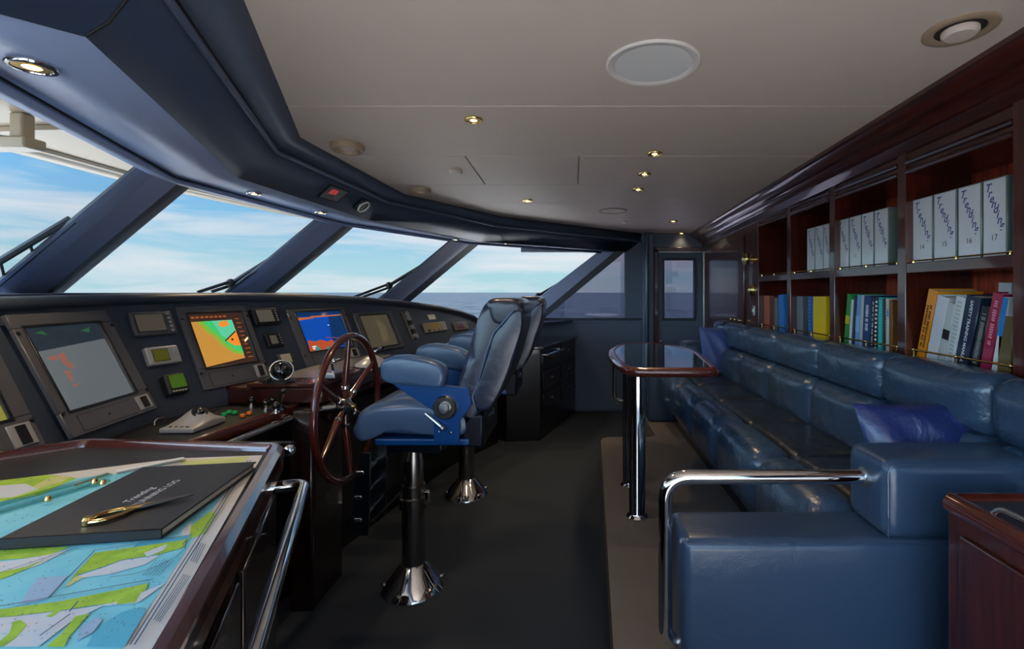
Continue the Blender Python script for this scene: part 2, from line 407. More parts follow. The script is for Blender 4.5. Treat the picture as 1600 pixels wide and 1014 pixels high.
# pillars
def pillar(nm, stations, zt, zb):
    """stations: (x at window head, y) inward face corners"""
    mb = MB(); k = len(stations); lo = []; hi = []
    for x, y, inn in stations:
        h = zh(y) + .005
        hi.append(V((x + inn, y, h))); lo.append(V((x + inn - RK * (h - zb), y, zb)))
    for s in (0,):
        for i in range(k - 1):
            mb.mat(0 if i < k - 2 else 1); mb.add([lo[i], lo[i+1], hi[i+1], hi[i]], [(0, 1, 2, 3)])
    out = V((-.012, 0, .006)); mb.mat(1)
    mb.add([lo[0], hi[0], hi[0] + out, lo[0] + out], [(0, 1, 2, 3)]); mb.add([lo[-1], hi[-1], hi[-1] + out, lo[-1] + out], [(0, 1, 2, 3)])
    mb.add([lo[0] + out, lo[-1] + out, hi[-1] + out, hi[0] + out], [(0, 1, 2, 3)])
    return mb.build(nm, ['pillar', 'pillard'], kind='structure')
pillar('trim_6', [(-1.91, 2.19, .0), (-1.905, 2.42, .012), (-1.925, 2.53, .0)], 0, 1.02)
pillar('trim_7', [(-1.79, 3.51, .0), (-1.69, 3.70, .018), (-1.656, 3.82, .0)], 0, 1.02)
pillar('trim_8', [(-1.11, 4.63, .0), (-.99, 4.90, .0), (-.93, 5.0, .0)], 0, 1.02)
pillar('trim_9', [(-1.35, .80, .01), (-1.45, .90, .05), (-1.47, 1.0, .05), (-1.50, 1.1, .0)], 0, 1.02)
# raking corner post in the far wall
def fw(px, py, d=FARW): return P(px, py, d)
mb = MB()
a = [P(936, 392, 5.70), P(972, 394, 5.70), P(838, 504, 5.70), P(795, 500, 5.70)]
mb.prism(a, (0, .10, 0)); mb.build('trim_10', 'pillar', kind='structure', bevel=.008)
mb = MB().prism([P(962, 392, 5.69), P(976, 394, 5.69), P(846, 501, 5.69), P(832, 501, 5.69)], (0, .06, 0)); mb.build('trim_11', 'pillard', kind='structure', bevel=.004)

# far wall
SILL = EYE - .30; XR = (977 - CX) / F * FARW
wl = MB()
wl.box((-1.3, FARW, 0), (.985, FARW + .12, SILL)); wl.box((XR, FARW, SILL), (.985, FARW + .12, 2.3)); wl.box((-.6, FARW, zh(FARW)), (XR, FARW + .12, 2.3))
wl.box((.985, FARW, EYE + .46), (1.55, FARW + .12, 2.3)); wl.box((1.50, FARW, 0), (1.6, FARW + .12, 2.3))
wl.build('wall_far', 'wallblue', kind='structure')
MB().box((-.75, FARW - .02, SILL - .02), (.80, FARW, SILL + .005)).build('trim_12', 'pillard', kind='structure', bevel=.005)
w = thing('window_6', None, None, (.2, FARW, SILL)); w['kind'] = 'structure'
MB().prism([P(948, 390, FARW + .03), P(979, 390, FARW + .03), P(979, 499, FARW + .03), P(838, 500, FARW + .03)], (0, .008, 0)).build('pane', 'glassd', w, world=True)
MB().box((.02, FARW - .012, .02), (.78, FARW, SILL - .05)).build('trim_13', 'wallblue', kind='structure', bevel=.006)
# rounded column between window and door
cm = MB(); cm.box((.80, FARW - .07, 0), (.93, FARW, zc(5.7))); cm.build('trim_14', 'wallblue', kind='structure', bevel=.02)
MB().tube([(.845, FARW - .075, 0), (.845, FARW - .075, zc(5.7))], .026, 20).build('trim_15', 'column', kind='structure')
# door frame and door
fr = MB(); zt = EYE + .46
fr.box((.935, FARW - .04, 0), (.985, FARW + .0, zt + .04)); fr.box((1.498, FARW - .04, 0), (1.53, FARW, zt + .04)); fr.box((.935, FARW - .04, zt), (1.53, FARW, zt + .06))
fr.build('trim_16', 'wood', kind='structure', bevel=.006)
dr = thing('door_1', None, None, (1.24, FARW + .02, 0)); dr['kind'] = 'structure'
mb = MB(); wx0, wx1, wz0, wz1 = 1.058, 1.398, EYE - .296, EYE + .37
x0, x1, y0, y1 = .985, 1.498, FARW + .0, FARW + .045
for q in (((x0, y0, 0), (x1, y1, wz0)), ((x0, y0, wz1), (x1, y1, zt)), ((x0, y0, wz0), (wx0, y1, wz1)), ((wx1, y0, wz0), (x1, y1, wz1))): mb.box(*q)
mb.build('door_leaf', 'wallblue', dr, world=True, bevel=.003)
mb = MB(); e = .028
for q in (((wx0 - e, y0 - .018, wz0 - e), (wx1 + e, y0, wz0)), ((wx0 - e, y0 - .018, wz1), (wx1 + e, y0, wz1 + e)), ((wx0 - e, y0 - .018, wz0), (wx0, y0, wz1)), ((wx1, y0 - .018, wz0), (wx1 + e, y0, wz1))): mb.box(*q)
mb.build('glazing_frame', 'pillard', dr, world=True, bevel=.006)
MB().box((wx0, y0 + .01, wz0), (wx1, y0 + .018, wz1)).build('pane', 'glassd', dr, world=True)
mb = MB(); e2 = .05
mb.box((x0 + .04, y0 - .008, .12), (x1 - .04, y0, wz0 - .09)); mb.build('door_panel', 'wallblue', dr, world=True, bevel=.01)
mb = MB(); mb.box((1.492, y0 - .05, 0), (1.499, y0 - .038, zt + .005)); mb.box((.985, y0 - .05, zt), (1.499, y0 - .038, zt + .007)); mb.build('bright_edging', 'brushed', dr, world=True)
mb = MB(); hz = EYE - .62
mb.lathe([(0, 0), (.02, 0), (.02, .008), (.010, .012), (.010, .05), (0, .05)], (1.02, y0 - .0, hz + .05), (0, -1, 0), 16)
mb.tube(bent([(1.02, y0 - .05, hz + .05), (1.02, y0 - .055, hz - .07), (1.03, y0 - .03, hz - .09)], .02), .007, 10)
mb.build('door_handle', 'chrome', dr, world=True)
# back wall (behind the bookcase) and the wall behind the camera with its open doorway
MB().box((1.86, NEARW - .1, 0), (1.95, FARW + .12, 2.4)).build('wall_back', 'woodin', kind='structure')
wn = MB(); wn.box((-1.4, NEARW - .1, 0), (-.25, NEARW, 1.02)); wn.box((1.15, NEARW - .1, 0), (1.9, NEARW, 2.4)); wn.box((-.35, NEARW - .1, 0), (-.2, NEARW, 2.4)); wn.box((-.35, NEARW - .1, 2.1), (1.3, NEARW, 2.4))
wn.build('wall_near', 'wallblue', kind='structure')
# outer skin below and behind the windshield
sk = MB(); lo = []; hi = []
for i in range(6):
    p = gpt(i, ZB + .005); hi.append(p); lo.append(V((p.x, p.y, 0)))
strip(sk, lo, hi); o = sk.build('wall_front', 'cream', kind='structure'); md = o.modifiers.new('thickness', 'SOLIDIFY'); md.thickness = .03; md.offset = 0
# roof and overhang, then unseen decks added to bounce sunlight inside
ed = [(-2.5, -1.2), (-2.85, .8), (-3.0, 2.0), (-3.07, 2.65), (-3.1, 3.43), (-2.98, 4.3), (-2.86, 4.9), (-2.72, 5.35), (-2.4, 5.75), (-1.9, 6.05), (-1.0, 6.3), (2.4, 6.4)]
ov = MB(); zo = EYE + .80
gl = [(.4, -1.2), (-.30, NEARW), (-1.45, .95), (-1.93, 2.35), (-1.90, 3.0), (-1.74, 3.65), (-1.4, 4.25), (-1.03, 4.83), (-.5, 5.2), (.40, FARW + .12), (.9, FARW + .13), (2.4, FARW + .14)]
lo_i = [V((x - .015, y, zo)) for x, y in gl]; lo_e = [V((x, y, zo)) for x, y in ed]
strip(ov, lo_i, lo_e)
strip(ov, [V((x - .015, y, zh(min(y, FARW)) + .005)) for x, y in gl], lo_i)
ov.build('trim_17', 'cream', kind='structure')
rim = MB(); ring = []
for x, y in ed: ring.append(V((x - .02, y, zo + .045)))
rim.tube(ring, .07, 14, flat=1.0); rim.tube([V((x + .13, y, zo - .005)) for x, y in ed], .022, 8)
rim.build('trim_18', 'cream', kind='structure')
rf = MB(); rf.prism([V((x, y, zo + .1)) for x, y in ed] + [V((2.4, -1.2, zo + .1))], (0, 0, .08)); rf.build('ceiling_roof', 'cream', kind='structure')
ob = MB()
for yy in (1.6, 2.3, 3.2): ob.prism([V((-1.8, yy, zo)), V((-2.95, yy + .12, zo)), V((-2.95, yy + .16, zo)), V((-1.8, yy + .04, zo))], (0, 0, -.03))
ob.build('trim_19', 'cream', kind='structure', bevel=.006)
mb = MB(); q = PZ(35, 178, zo); mb.box((q.x - .03, q.y - .03, zo - .12), (q.x + .03, q.y + .03, zo)); mb.box((q.x - .3, q.y - .05, zo - .16), (q.x + .06, q.y + .05, zo - .11))
tag(mb.build('deck_light', 'cream', bevel=.01), 'cream bracket light fixed under the roof overhang outside the nearest window', 'deck light')
dk = MB(); dk.prism([V((-2.2, -2.5, .75)), V((-5.5, -1.2, .75)), V((-9.5, 2.9, .72)), V((-5.5, 6.0, .75)), V((-2.2, 6.4, .75))], (0, 0, -.1)); dk.build('floor_bounce_fore', 'deck', kind='structure')  # hidden white deck added to throw sunlight up at ceiling and overhang
MB().box((-2.0, -6.0, -.06), (4.0, NEARW - .1, -.01)).build('floor_bounce_near', 'deck', kind='structure')  # unseen deck added to bounce sun in through the near doorway
MB().box((-3.0, 6.0, -.06), (4.0, 11.0, -.01)).build('floor_bounce_far', 'deck', kind='structure')  # unseen sunlit deck added to brighten the far end of the cabin
# sea
sea = mat('sea_water', '#33424e', .5, spec=.12, bump=None)
t = sea.node_tree; b = t.nodes['Principled BSDF']; c = N(t, 'ShaderNodeTexCoord'); mpp = N(t, 'ShaderNodeMapping'); mpp.inputs['Scale'].default_value = (.16, .05, 1)
n1 = N(t, 'ShaderNodeTexNoise', Scale=.9, Detail=8.0, Roughness=.65); bp = N(t, 'ShaderNodeBump', Strength=.9, Distance=.6)
t.links.new(c.outputs['Object'], mpp.inputs[0]); t.links.new(mpp.outputs[0], n1.inputs['Vector']); t.links.new(n1.outputs['Fac'], bp.inputs['Height']); t.links.new(bp.outputs[0], b.inputs['Normal'])
r = ramp(t, [(.36, (.017, .026, .037)), (.64, (.046, .060, .078))]); t.links.new(n1.outputs['Fac'], r.inputs[0]); t.links.new(r.outputs[0], b.inputs['Base Color'])
MB().poly([(-20000, -20000, -4), (20000, -20000, -4), (20000, 20000, -4), (-20000, 20000, -4)]).build('sea', sea, kind='structure')

# ------------------------------------------------------------------ ceiling fittings
def spot(p, nrm, R, label, group, glow='lampglow2', light=True, watt=1.0):
    up = V(nrm).normalized(); u, w = basis(up); fr = Fr(p, u, up.cross(u)); fr.N = up
    m = Matrix(((u.x, up.cross(u).x, up.x, p.x), (u.y, up.cross(u).y, up.y, p.y), (u.z, up.cross(u).z, up.z, p.z), (0, 0, 0, 1)))
    t = thing('ceiling_spotlight', label, 'spotlight', group=group, m=m)
    # local +z points out of the ceiling into the room
    MB().lathe([(R * .72, .0), (R * .78, .008), (R * .95, .008), (R, .004), (R, 0), (R * .72, -.0)], n=32).build('rim_ring', 'brass' if glow == 'lampglow2' else 'chrome', t)
    MB().lathe([(R * .74, .006), (R * .6, .001), (R * .1, .0008)], n=28).build('reflector', 'goldrefl', t)
    MB().sphere((0, 0, .004), R * .42, 14, (1, 1, .25)).build('bulb', glow, t)
    if light:
        l = bpy.data.lights.new('spot_lamp', 'SPOT'); l.energy = LAMP_W * watt; l.color = (1, .72, .42); l.spot_size = 1.9; l.spot_blend = .6; l.shadow_soft_size = .03
        lo = bpy.data.objects.new('spot_lamp', l); COL.objects.link(lo); lo.parent = t; lo.location = (0, 0, .03); lo.rotation_euler = (PI, 0, 0)
    return t
def PC(px, py):
    s = (CY - py) / F; d = .8425 / (s + .028); return P(px, py, d)
DN = V((0, -.028, -1))
for px, py, lab in [(740, 186, 'brass ceiling spotlight above the nearer helm chair, largest in the beige ceiling'),
                    (1023, 239, 'brass ceiling spotlight nearest the camera in the row of three above the dining table'),
                    (1007, 271, 'middle brass ceiling spotlight in the row of three above the dining table'),
                    (997, 295, 'brass ceiling spotlight farthest along the row of three above the dining table'),
                    (824, 313, 'brass ceiling spotlight above the farther helm chair, left of the small round ceiling speaker'),
                    (1052, 345, 'tiny brass ceiling spotlight where the bookcase ends, one board before the door'),
                    (1065, 364, 'tiny brass ceiling spotlight just above the far door')]:
    spot(PC(px, py) + V((0, 0, -.001)), DN, .042, lab, 'brass spotlights in the beige ceiling', watt=.12 if py > 340 else 1)
def PH(px, py):
    s = (CY - py) / F; d = .596 / (s + .0222); return P(px, py, d)
for px, py, R, lab in [(50, 100, .05, 'chrome spotlight glowing yellow in the blue soffit above the nearest window'),
                    (397, 301, .04, 'gold spotlight in the blue soffit, first of two above the second window'),
                    (501, 331, .04, 'gold spotlight in the blue soffit where the second window meets the third'),
                    (712, 373.5, .034, 'tiny gold spotlight in the blue soffit beside the third window pillar'),
                    (790, 380, .03, 'tiny gold spotlight in the blue soffit over the farthest front window')]:
    spot(PH(px, py) + V((0, 0, -.003)), (0, 0, -1), R, lab, 'spotlights in the blue soffit', 'lampglow')
def disc_thing(name, label, cat, px, py, R, group=None, z=0): return thing(name, label, cat, group=group, m=Matrix.Translation(PC(px, py)) @ Matrix.Rotation(PI - .028, 4, 'X'))
t = disc_thing('ceiling_speaker', 'large round white ceiling speaker flush in the front ceiling board', 'speaker', 1020, 100, 0, 'round ceiling speakers')
R = .162
MB().lathe([(R, 0), (R, .004), (R * .97, .008), (R * .86, .007), (R * .82, .002)], n=48).build('rim_ring', 'white' if 0 else mat('speaker_rim', '#d6cdc8', .5), t)
MB().lathe([(R * .83, 0), (R * .82, .004), (.0, .005)], n=48).build('grille', mat('speaker_grille', '#d8d5d2', .7, bump=(900, .3)), t)
t2 = disc_thing('ceiling_speaker', 'small round beige ceiling speaker far back, near the two tiny spotlights', 'speaker', 958, 329, 0, 'round ceiling speakers'); R = .125
MB().lathe([(R, 0), (R, .006), (R * .9, .009), (R * .86, .004)], n=40).build('rim_ring', 'vent', t2); MB().lathe([(R * .88, 0), (R * .86, .004), (0, .005)], n=40).build('grille', 'ceil', t2)
for px, py, R, lab in [(1500, 46, .098, 'round beige ceiling air vent by the bookcase cornice, upper right'),
                       (543, 227, .086, 'round beige ceiling air vent beside the blue fascia above the second window'),
                       (657, 296, .076, 'small round beige ceiling air vent beside the blue fascia above the third window')]:
    t = disc_thing('air_vent', lab, 'air vent', px, py, 0, 'round ceiling air vents')
    k = 1 if px < 1000 else .25
    MB().lathe([(R, 0), (R * 1.0, .012 * k), (R * .93, .03 * k), (R * .80, .03 * k), (R * .70, .006), (R * .66, .001)], n=40).build('vent_ring', 'vent', t)
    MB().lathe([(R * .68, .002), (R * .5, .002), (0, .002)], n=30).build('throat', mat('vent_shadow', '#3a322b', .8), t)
    MB().lathe([(R * .50, .004), (R * .50, .014), (R * .40, .022), (0, .024)], n=36).build('centre_disc', 'ceil', t)
t = disc_thing('smoke_detector', 'small flat round smoke detector beside the ceiling hatch', 'smoke detector', 712, 267, 0)
MB().lathe([(.042, 0), (.042, .012), (.034, .02), (0, .021)], n=32).build('cover', 'ceil', t)
t = disc_thing('smoke_detector', 'tiny round ceiling button detector behind the small beige speaker', 'smoke detector', 975, 346, 0)
MB().lathe([(.03, 0), (.03, .01), (.02, .016), (0, .017)], n=24).build('cover', 'white', t)
# overhead instruments on the fascia between the 2nd and 3rd windows
fo = gB[3]; FF = Fr(fo, gB[4] - gB[3], gC[3] - gB[3])
if FF.N.x < 0: FF = Fr(gB[4], gB[3] - gB[4], gC[4] - gB[4])
def face_in(fr, x0, y0, x1, y1):  # sorted
    return min(x0, x1), min(y0, y1), max(x0, x1), max(y0, y1)
hc = [FF.hit(a_, b_, .006) for a_, b_ in ((517, 288), (547, 300), (527, 317), (495, 308))]
mx_, my_ = sum(h_[0] for h_ in hc) / 4, sum(h_[1] for h_ in hc) / 4; f2 = FF.sub(mx_, my_)
def quad(k_, z_, cx=0, cy=0): return [V((cx + (h_[0] - mx_) * k_, cy + (h_[1] - my_) * k_, z_)) for h_ in hc]
t = thing('rudder_indicator', 'square black overhead instrument with a red readout on the fascia above the second window', 'instrument', m=f2.m)
MB().prism(quad(1, 0), (0, 0, .006)).build('frame', 'ink', t, bevel=.001)
MB().prism(quad(.86, .006), (0, 0, .001)).build('dial_face', 'bezel', t)
uu = (V((hc[1][0] - hc[0][0], hc[1][1] - hc[0][1], 0)), V((hc[3][0] - hc[0][0], hc[3][1] - hc[0][1], 0)))
MB().prism(quad(.34, .007, *(-(uu[0] * .10) - uu[1] * .12).xy), (0, 0, .001)).build('readout', mat('red_led', '#901818', .5, emit=(.5, .04, .05), estr=.45), t)
cc_ = uu[0] * .18 + uu[1] * .12; MB().tube([cc_ + V((math.cos(k / 16 * 2 * PI) * .012, math.sin(k / 16 * 2 * PI) * .012, .0075)) for k in range(16)], .0015, 6, closed=True).build('dial_ring', 'silver', t)
g = FF.hit(567, 322, .02); f2 = FF.sub(g[0], g[1])
t = thing('rudder_gauge', 'round black overhead dial with a white ring next to the square red-lit instrument', 'gauge', m=f2.m)
MB().rbox((0, 0, .01), (.05, .05, .016), .012).build('housing', 'bezel2', t)
MB().lathe([(.046, .02), (.046, .034), (.039, .036), (.037, .020)], n=36).build('bezel_ring', 'white', t)
MB().lathe([(.037, .026), (0, .027)], n=30).build('dial_face', mat('dial_red', '#3a1418', .3), t)
MB().box((-.002, -.028, .028), (.002, .02, .030)).build('needle', 'white', t)

# ------------------------------------------------------------------ wipers (outside the glass)
def gframe(i):
    a, b, c = gpt(i, ZB), gpt(i + 1, ZB), gpt(i, zh(G[i][1])); f = Fr(a, b - a, c - a); return f
def wiper(i, blade, arm, rods, label):
    f = gframe(i); sgn = -1 if f.N.x > 0 else 1
    def q(p, off=.045): s, t_ = f.hit(p[0], p[1], off * sgn); return f.O + f.U * s + f.V * t_ + f.N * off * sgn
    t = thing('windshield_wiper', label, 'wiper', q(blade[0]), 'windshield wipers')
    A, B = q(blade[0], .03), q(blade[1], .03)
    MB().tube([A, B], .012, 8).build('blade', 'rub', t, world=True)
    A2, B2 = q(arm[0], .06), q(arm[1], .045)
    MB().tube([A2, B2], .016, 8).build('arm', 'rub', t, world=True)
    mb = MB()
    for k in (.15, .5, .85): mb.tube([A.lerp(B, k), A2.lerp(B2, k)], .006, 6)
    mb.sphere(A2, .035, 10); mb.build('bracket', 'rub', t, world=True)
    mb = MB()
    for r in rods: mb.tube([q(r[0], .05), q(r[1], .05)], .011, 8)
    if rods: mb.build('drive_rod', 'rub', t, world=True)
wiper(1, [(-12, 453), (117, 345)], [(-20, 420), (110, 342)], [], 'black windshield wiper outside the nearest window, cut by the left picture edge')
wiper(2, [(353, 457), (412, 413)], [(361, 443), (419, 407)], [((308, 457), (357, 441)), ((330, 456), (361, 446))], 'black windshield wiper outside the second window, against the second pillar')
wiper(3, [(592, 467), (651, 424)], [(608, 446), (669, 409)], [((553, 464), (604, 445)), ((562, 466), (606, 450))], 'black windshield wiper outside the third window, against the third pillar')
wiper(4, [(843, 466), (876, 443)], [(841, 462), (894, 431)], [], 'small black windshield wiper outside the farthest front window, behind the chair backs')

# ------------------------------------------------------------------ helm console
ZP = EYE - .45
def mkF(a, b, lean):
    U = V((b[0] - a[0], b[1] - a[1], 0)).normalized(); o = V((-U.y, U.x, 0)); return Fr((a[0], a[1], ZP), U, o * lean + V((0, 0, 1)))
F0 = mkF((-1.53, 1.10), (-1.565, 1.50), .46); FA = mkF((-1.542, 1.546), (-1.62, 1.945), .46); FB = mkF((-1.62, 1.945), (-1.62 + .287, 2.945), .47)
con = thing('helm_console', 'long black helm console of sloping instrument panels, desk and mahogany edge below the windows', 'console', (-1.7, 2.8, 0))
st = [((-1.45, .55), 1.352), ((-1.53, 1.10), 1.354), ((-1.556, 1.52), 1.356), ((-1.62, 1.945), 1.364)]
for d_, z_ in ((2.35, 1.369), (2.75, 1.367), (3.3, 1.342), (3.75, 1.305), (4.15, 1.262), (4.45, 1.215), (4.65, 1.165), (4.74, 1.10)): st.append(((-1.62 + .287 * (d_ - 1.945), d_), z_))
prof = []
for i, ((x, y), z) in enumerate(st):
    a = st[max(0, i - 1)][0]; b = st[min(len(st) - 1, i + 1)][0]; U = V((b[0] - a[0], b[1] - a[1], 0)).normalized(); o_ = V((-U.y, U.x, 0)); p = V((x, y, 0))
    h = z - .03 - ZP; top = p + o_ * (.46 * h)
    bk = o_ if i < 4 else V((-.961, .276, 0))
    ring = [p + V((0, 0, ZP - .06)), p + V((0, 0, ZP)), top + V((0, 0, z - .045)), top - o_ * .018 + V((0, 0, z - .036)), top - o_ * .024 + V((0, 0, z - .020)), top - o_ * .016 + V((0, 0, z - .006)), top + o_ * .006 + V((0, 0, z)), top + o_ * .30 + V((0, 0, z - .006)), top + o_ * .34 + V((0, 0, ZP - .06))]
    prof.append(ring)
mb = MB(); n = len(prof[0])
mb.loft(prof, True, True)
mb.build('instrument_panel', 'dash', con, world=True, smooth=50)
# filler shelf from the dash to the glass
sh = MB(); a_ = []; b_ = []
for i, ((x, y), z) in enumerate(st[:-1]):
    a_.append(prof[i][7] + V((0, 0, -.004))); zz = z - .012
    # glass x at this y
    for k in range(5):
        if G[k][1] <= y <= G[k+1][1]:
            tt = (y - G[k][1]) / (G[k+1][1] - G[k][1]); gx = G[k][0] + (G[k+1][0] - G[k][0]) * tt; break
    b_.append(V((gx - RK * (zh(y) - zz) + .02, y, zz)))
strip(sh, a_, b_); o = sh.build('dash_shelf', 'dash', con, world=True); md = o.modifiers.new('thickness', 'SOLIDIFY'); md.thickness = .02; md.offset = 0
# desk
ZD = EYE - .50
rear = [V((-1.548, 1.40, ZD)), V((-1.556, 1.52, ZD)), V((-1.62, 1.945, ZD)), V((-1.62 + .287 * 2.8, 4.74, ZD))]
front = [V((-.62, 4.55, ZD)), V((-.90, 3.95, ZD)), V((-1.05, 3.3, ZD)), V((-1.21, 2.45, ZD)), V((-1.225, 2.30, ZD)), V((-1.262, 1.90, ZD)), V((-1.285, 1.60, ZD)), V((-1.285, 1.39, ZD))]
rear = [p + V((-.03, 0, 0)) for p in rear]
dpoly = rear + front
MB().prism(dpoly, (0, 0, -.03)).build('desk_top', mat('desk_black', '#1f2126', .35, bump=(500, .08)), con, world=True, bevel=.003)
mb = MB(); fl = front[::-1]
lo = [p + V((.008, 0, -.036)) for p in fl]; hi = [p + V((.008, 0, .004)) for p in fl]; inn = [p + V((-.02, 0, .004)) for p in fl]; il = [p + V((-.02, 0, -.036)) for p in fl]
mb.loft([[a, b, c, d] for a, b, c, d in zip(lo, hi, inn, il)]); mb.build('desk_edge', 'woodr', con, world=True, bevel=.006)
mb = MB(); base_f = [p + V((-.06, 0, 0)) for p in fl]; base_r = [p + V((-.5, 0, 0)) for p in fl]
mb.loft([[V((a.x, a.y, .0)), V((a.x, a.y, ZD - .03)), V((b.x, b.y, ZD - .03)), V((b.x, b.y, 0))] for a, b in zip(base_f, base_r)])
mb.build('cabinet_base', 'black', con, world=True)
mb = MB()
for k, (a, b) in enumerate(zip(base_f, base_f[1:])):
    if (b - a).length < .25: continue
    q0, q1 = a.lerp(b, .08), a.lerp(b, .92)
    mb.hexa([(q0.x, q0.y, .15), (q1.x, q1.y, .15), (q1.x, q1.y, .78), (q0.x, q0.y, .78), (q0.x + .012, q0.y, .15), (q1.x + .012, q1.y, .15), (q1.x + .012, q1.y, .78), (q0.x + .012, q0.y, .78)])
mb.build('cabinet_panels', mat('dark_leather_front', '#14171c', .45, bump=(300, .2)), con, world=True, bevel=.008)
# helm pod
ZQ = EYE - .40
mb = MB(); pod = [(-1.60, 2.22), (-1.44, 2.20), (-1.115, 2.22), (-1.105, 2.52), (-1.13, 3.25), (-1.32, 3.25)]
mb.prism([V((x * .985 - .02 if x > -1.5 else x, y + .015, ZD)) for x, y in pod], (0, 0, ZQ - ZD - .02))
mb.build('pod_body', 'woodh', con, world=True, bevel=.012)
MB().prism([V((x, y, ZQ - .022)) for x, y in pod[1:]] , (0, 0, .022)).build('pod_top', 'woodr', con, world=True, bevel=.006)
MB().prism([V(p) for p in ((-1.40, 2.32, ZQ), (-1.17, 2.32, ZQ), (-1.17, 3.2, ZQ), (-1.28, 3.2, ZQ), (-1.40, 2.9, ZQ))], (0, 0, .004)).build('pod_inlay', 'brushed', con, world=True)
MB().box((-1.2, 3.72, ZD), (-.99, 4.5, ZQ)).build('far_ledge', 'woodr', con, world=True, bevel=.01)
rail = bent([(-1.28, 1.62, ZD - .035), (-1.215, 1.62, ZD - .035), (-1.205, 2.14, ZD - .035), (-1.27, 2.14, ZD - .035)], .03)
tag(MB().tube(rail, .014, 14).build('grab_rail', 'chrome'), 'chrome grab rail along the black front of the helm desk', 'grab rail')

# monitors and instruments
def bars(px0, n): pass
def monitor(f, q, qs, label, name='console_monitor', thick=.014, group=None, screen=None, strip=True, body='bezel', cat='monitor', art=None, holes=True, group_=None):
    x0, y0, x1, y1 = f.rect(q, thick); fr = f.sub((x0 + x1) / 2, (y0 + y1) / 2); hw, hh = (x1 - x0) / 2, (y1 - y0) / 2
    t = thing(name, label, cat, m=fr.m, group=group)
    X0, Y0, X1, Y1 = fr.rect(qs, thick)
    X0 = max(X0, -hw + .012); X1 = min(X1, hw - .012); Y0 = max(Y0, -hh + .012); Y1 = min(Y1, hh - .012)
    T = thick
    mb = MB()  # frame of four bars around the recessed screen
    for a, b in (((-hw, -hh, 0), (hw, Y0, T)), ((-hw, Y1, 0), (hw, hh, T)), ((-hw, Y0, 0), (X0, Y1, T)), ((X1, Y0, 0), (hw, Y1, T))): mb.box(a, b)
    mb.build('housing', body, t, bevel=.002, seg=1)
    e = .008; mb = MB(); mb.cur = 0
    for a, b in (((X0 - e, Y0 - e, T), (X1 + e, Y0, T + .004)), ((X0 - e, Y1, T), (X1 + e, Y1 + e, T + .004)), ((X0 - e, Y0, T), (X0, Y1, T + .004)), ((X1, Y0, T), (X1 + e, Y1, T + .004))): mb.box(a, b)
    mb.build('bezel', 'bezel2', t, bevel=.0015, seg=1)
    zs = T * .45
    if art: art(t, X0, Y0, X1, Y1, zs)
    else: MB().box((X0, Y0, 0), (X1, Y1, zs)).build('screen', screen, t)
    if strip:
        MB().box((-hw * .75 - .0015, -hh + .0085, T), (hw * .45 + .0015, Y0 - .0205, T + .0006)).mat(1).box((-hw * .75, -hh + .010, T), (hw * .45, Y0 - .022, T + .0016)).build('cover_strip', ['ink', body], t)
        MB().lathe([(.0035, 0), (.003, .002), (0, .002)], (-hw * .15, (-hh + Y0) / 2 - .005, T + .0016), (0, 0, 1), 10).build('cover_screw', 'ink', t)
        sb = MB().box((hw * .55, -hh + .012, T), (hw * .9, Y0 - .02, T + .004)).build('latch', 'silver', t, bevel=.001, seg=1)
        MB().box((hw * .66, -hh + .017, T + .004), (hw * .80, Y0 - .026, T + .008)).build('key_slot', 'ink', sb)
        mb = MB()
        for sx in (-1, 1):
            for sy in (-.62, .70): mb.lathe([(.006, 0), (.006, .004), (0, .005)], (sx * (hw - .008), sy * hh, T), (0, 0, 1), 10)
        mb.build('screws', 'bezel2', t)
    return t
def em(name, c, s=.8): return mat(name, tuple(x * .15 for x in hexc(c)), .08, coat=.3, emit=c, estr=s, spec=.3)
def pic(layers):
    """layers of (material, [polygon uv]) drawn as thin coplanar sheets of one picture"""
    def art(t, X0, Y0, X1, Y1, z):
        mats = []; mb = MB()
        for k, (m, polys) in enumerate(layers):
            mats.append(m); mb.mat(k)
            for pl in polys: mb.poly([(X0 + (X1 - X0) * u, Y0 + (Y1 - Y0) * v, z + .0003 * k) for u, v in pl])
        mb.build('screen', mats, t, smooth=10)
    return art
full = [[(0, 0), (1, 0), (1, 1), (0, 1)]]
S_dark = mat('screen_dark_glass', '#16191c', .06, coat=.2, spec=.6)
# leftmost and second monitor
radar_glass = mat('radar_screen_glass', '#3a3f44', .04, spec=1.0, emit='#5a6064', estr=.9)  # even grey emission stands in for bright reflections on the glass
art1 = pic([(radar_glass, full), (em('radar_topbar', '#262f38', .9), [[(0, .72), (1, .78), (1, 1), (0, 1)]]),
            (em('radar_echo', '#8c5a4c', .9), [[(.10, .64), (.22, .66), (.24, .60), (.14, .60)], [(.25, .66), (.34, .67), (.33, .56), (.38, .50), (.32, .46), (.26, .54)], [(.22, .46), (.29, .45), (.27, .34), (.24, .30)], [(.22, .28), (.30, .28), (.28, .24)]]),
            (em('radar_green', '#2c5a3c', .9), [[(.12, .94), (.22, .96), (.26, .90)], [(.70, .92), (.86, .95), (.82, .88)]])])
monitor(FA, [(6, 494), (166, 483), (245, 637.5), (117, 684)], [(37, 513), (155, 503), (210, 610), (110, 644)], 'large grey radar monitor with faint orange echoes, second from the left picture edge', art=art1, group='framed console monitors')
a0 = pic([(mat('radar_left_glass', '#20241c', .05, spec=.9, emit='#3a4230', estr=.4), full), (em('glow_yellow', '#8d8a3c', .8), [[(.55, .0), (1, 0), (1, .18), (.8, .12)]]), (em('glow_orange', '#e0a080', 1.0), [[(.60, .16), (.72, .26), (.72, .22), (.62, .13)]])])
fr0 = F0
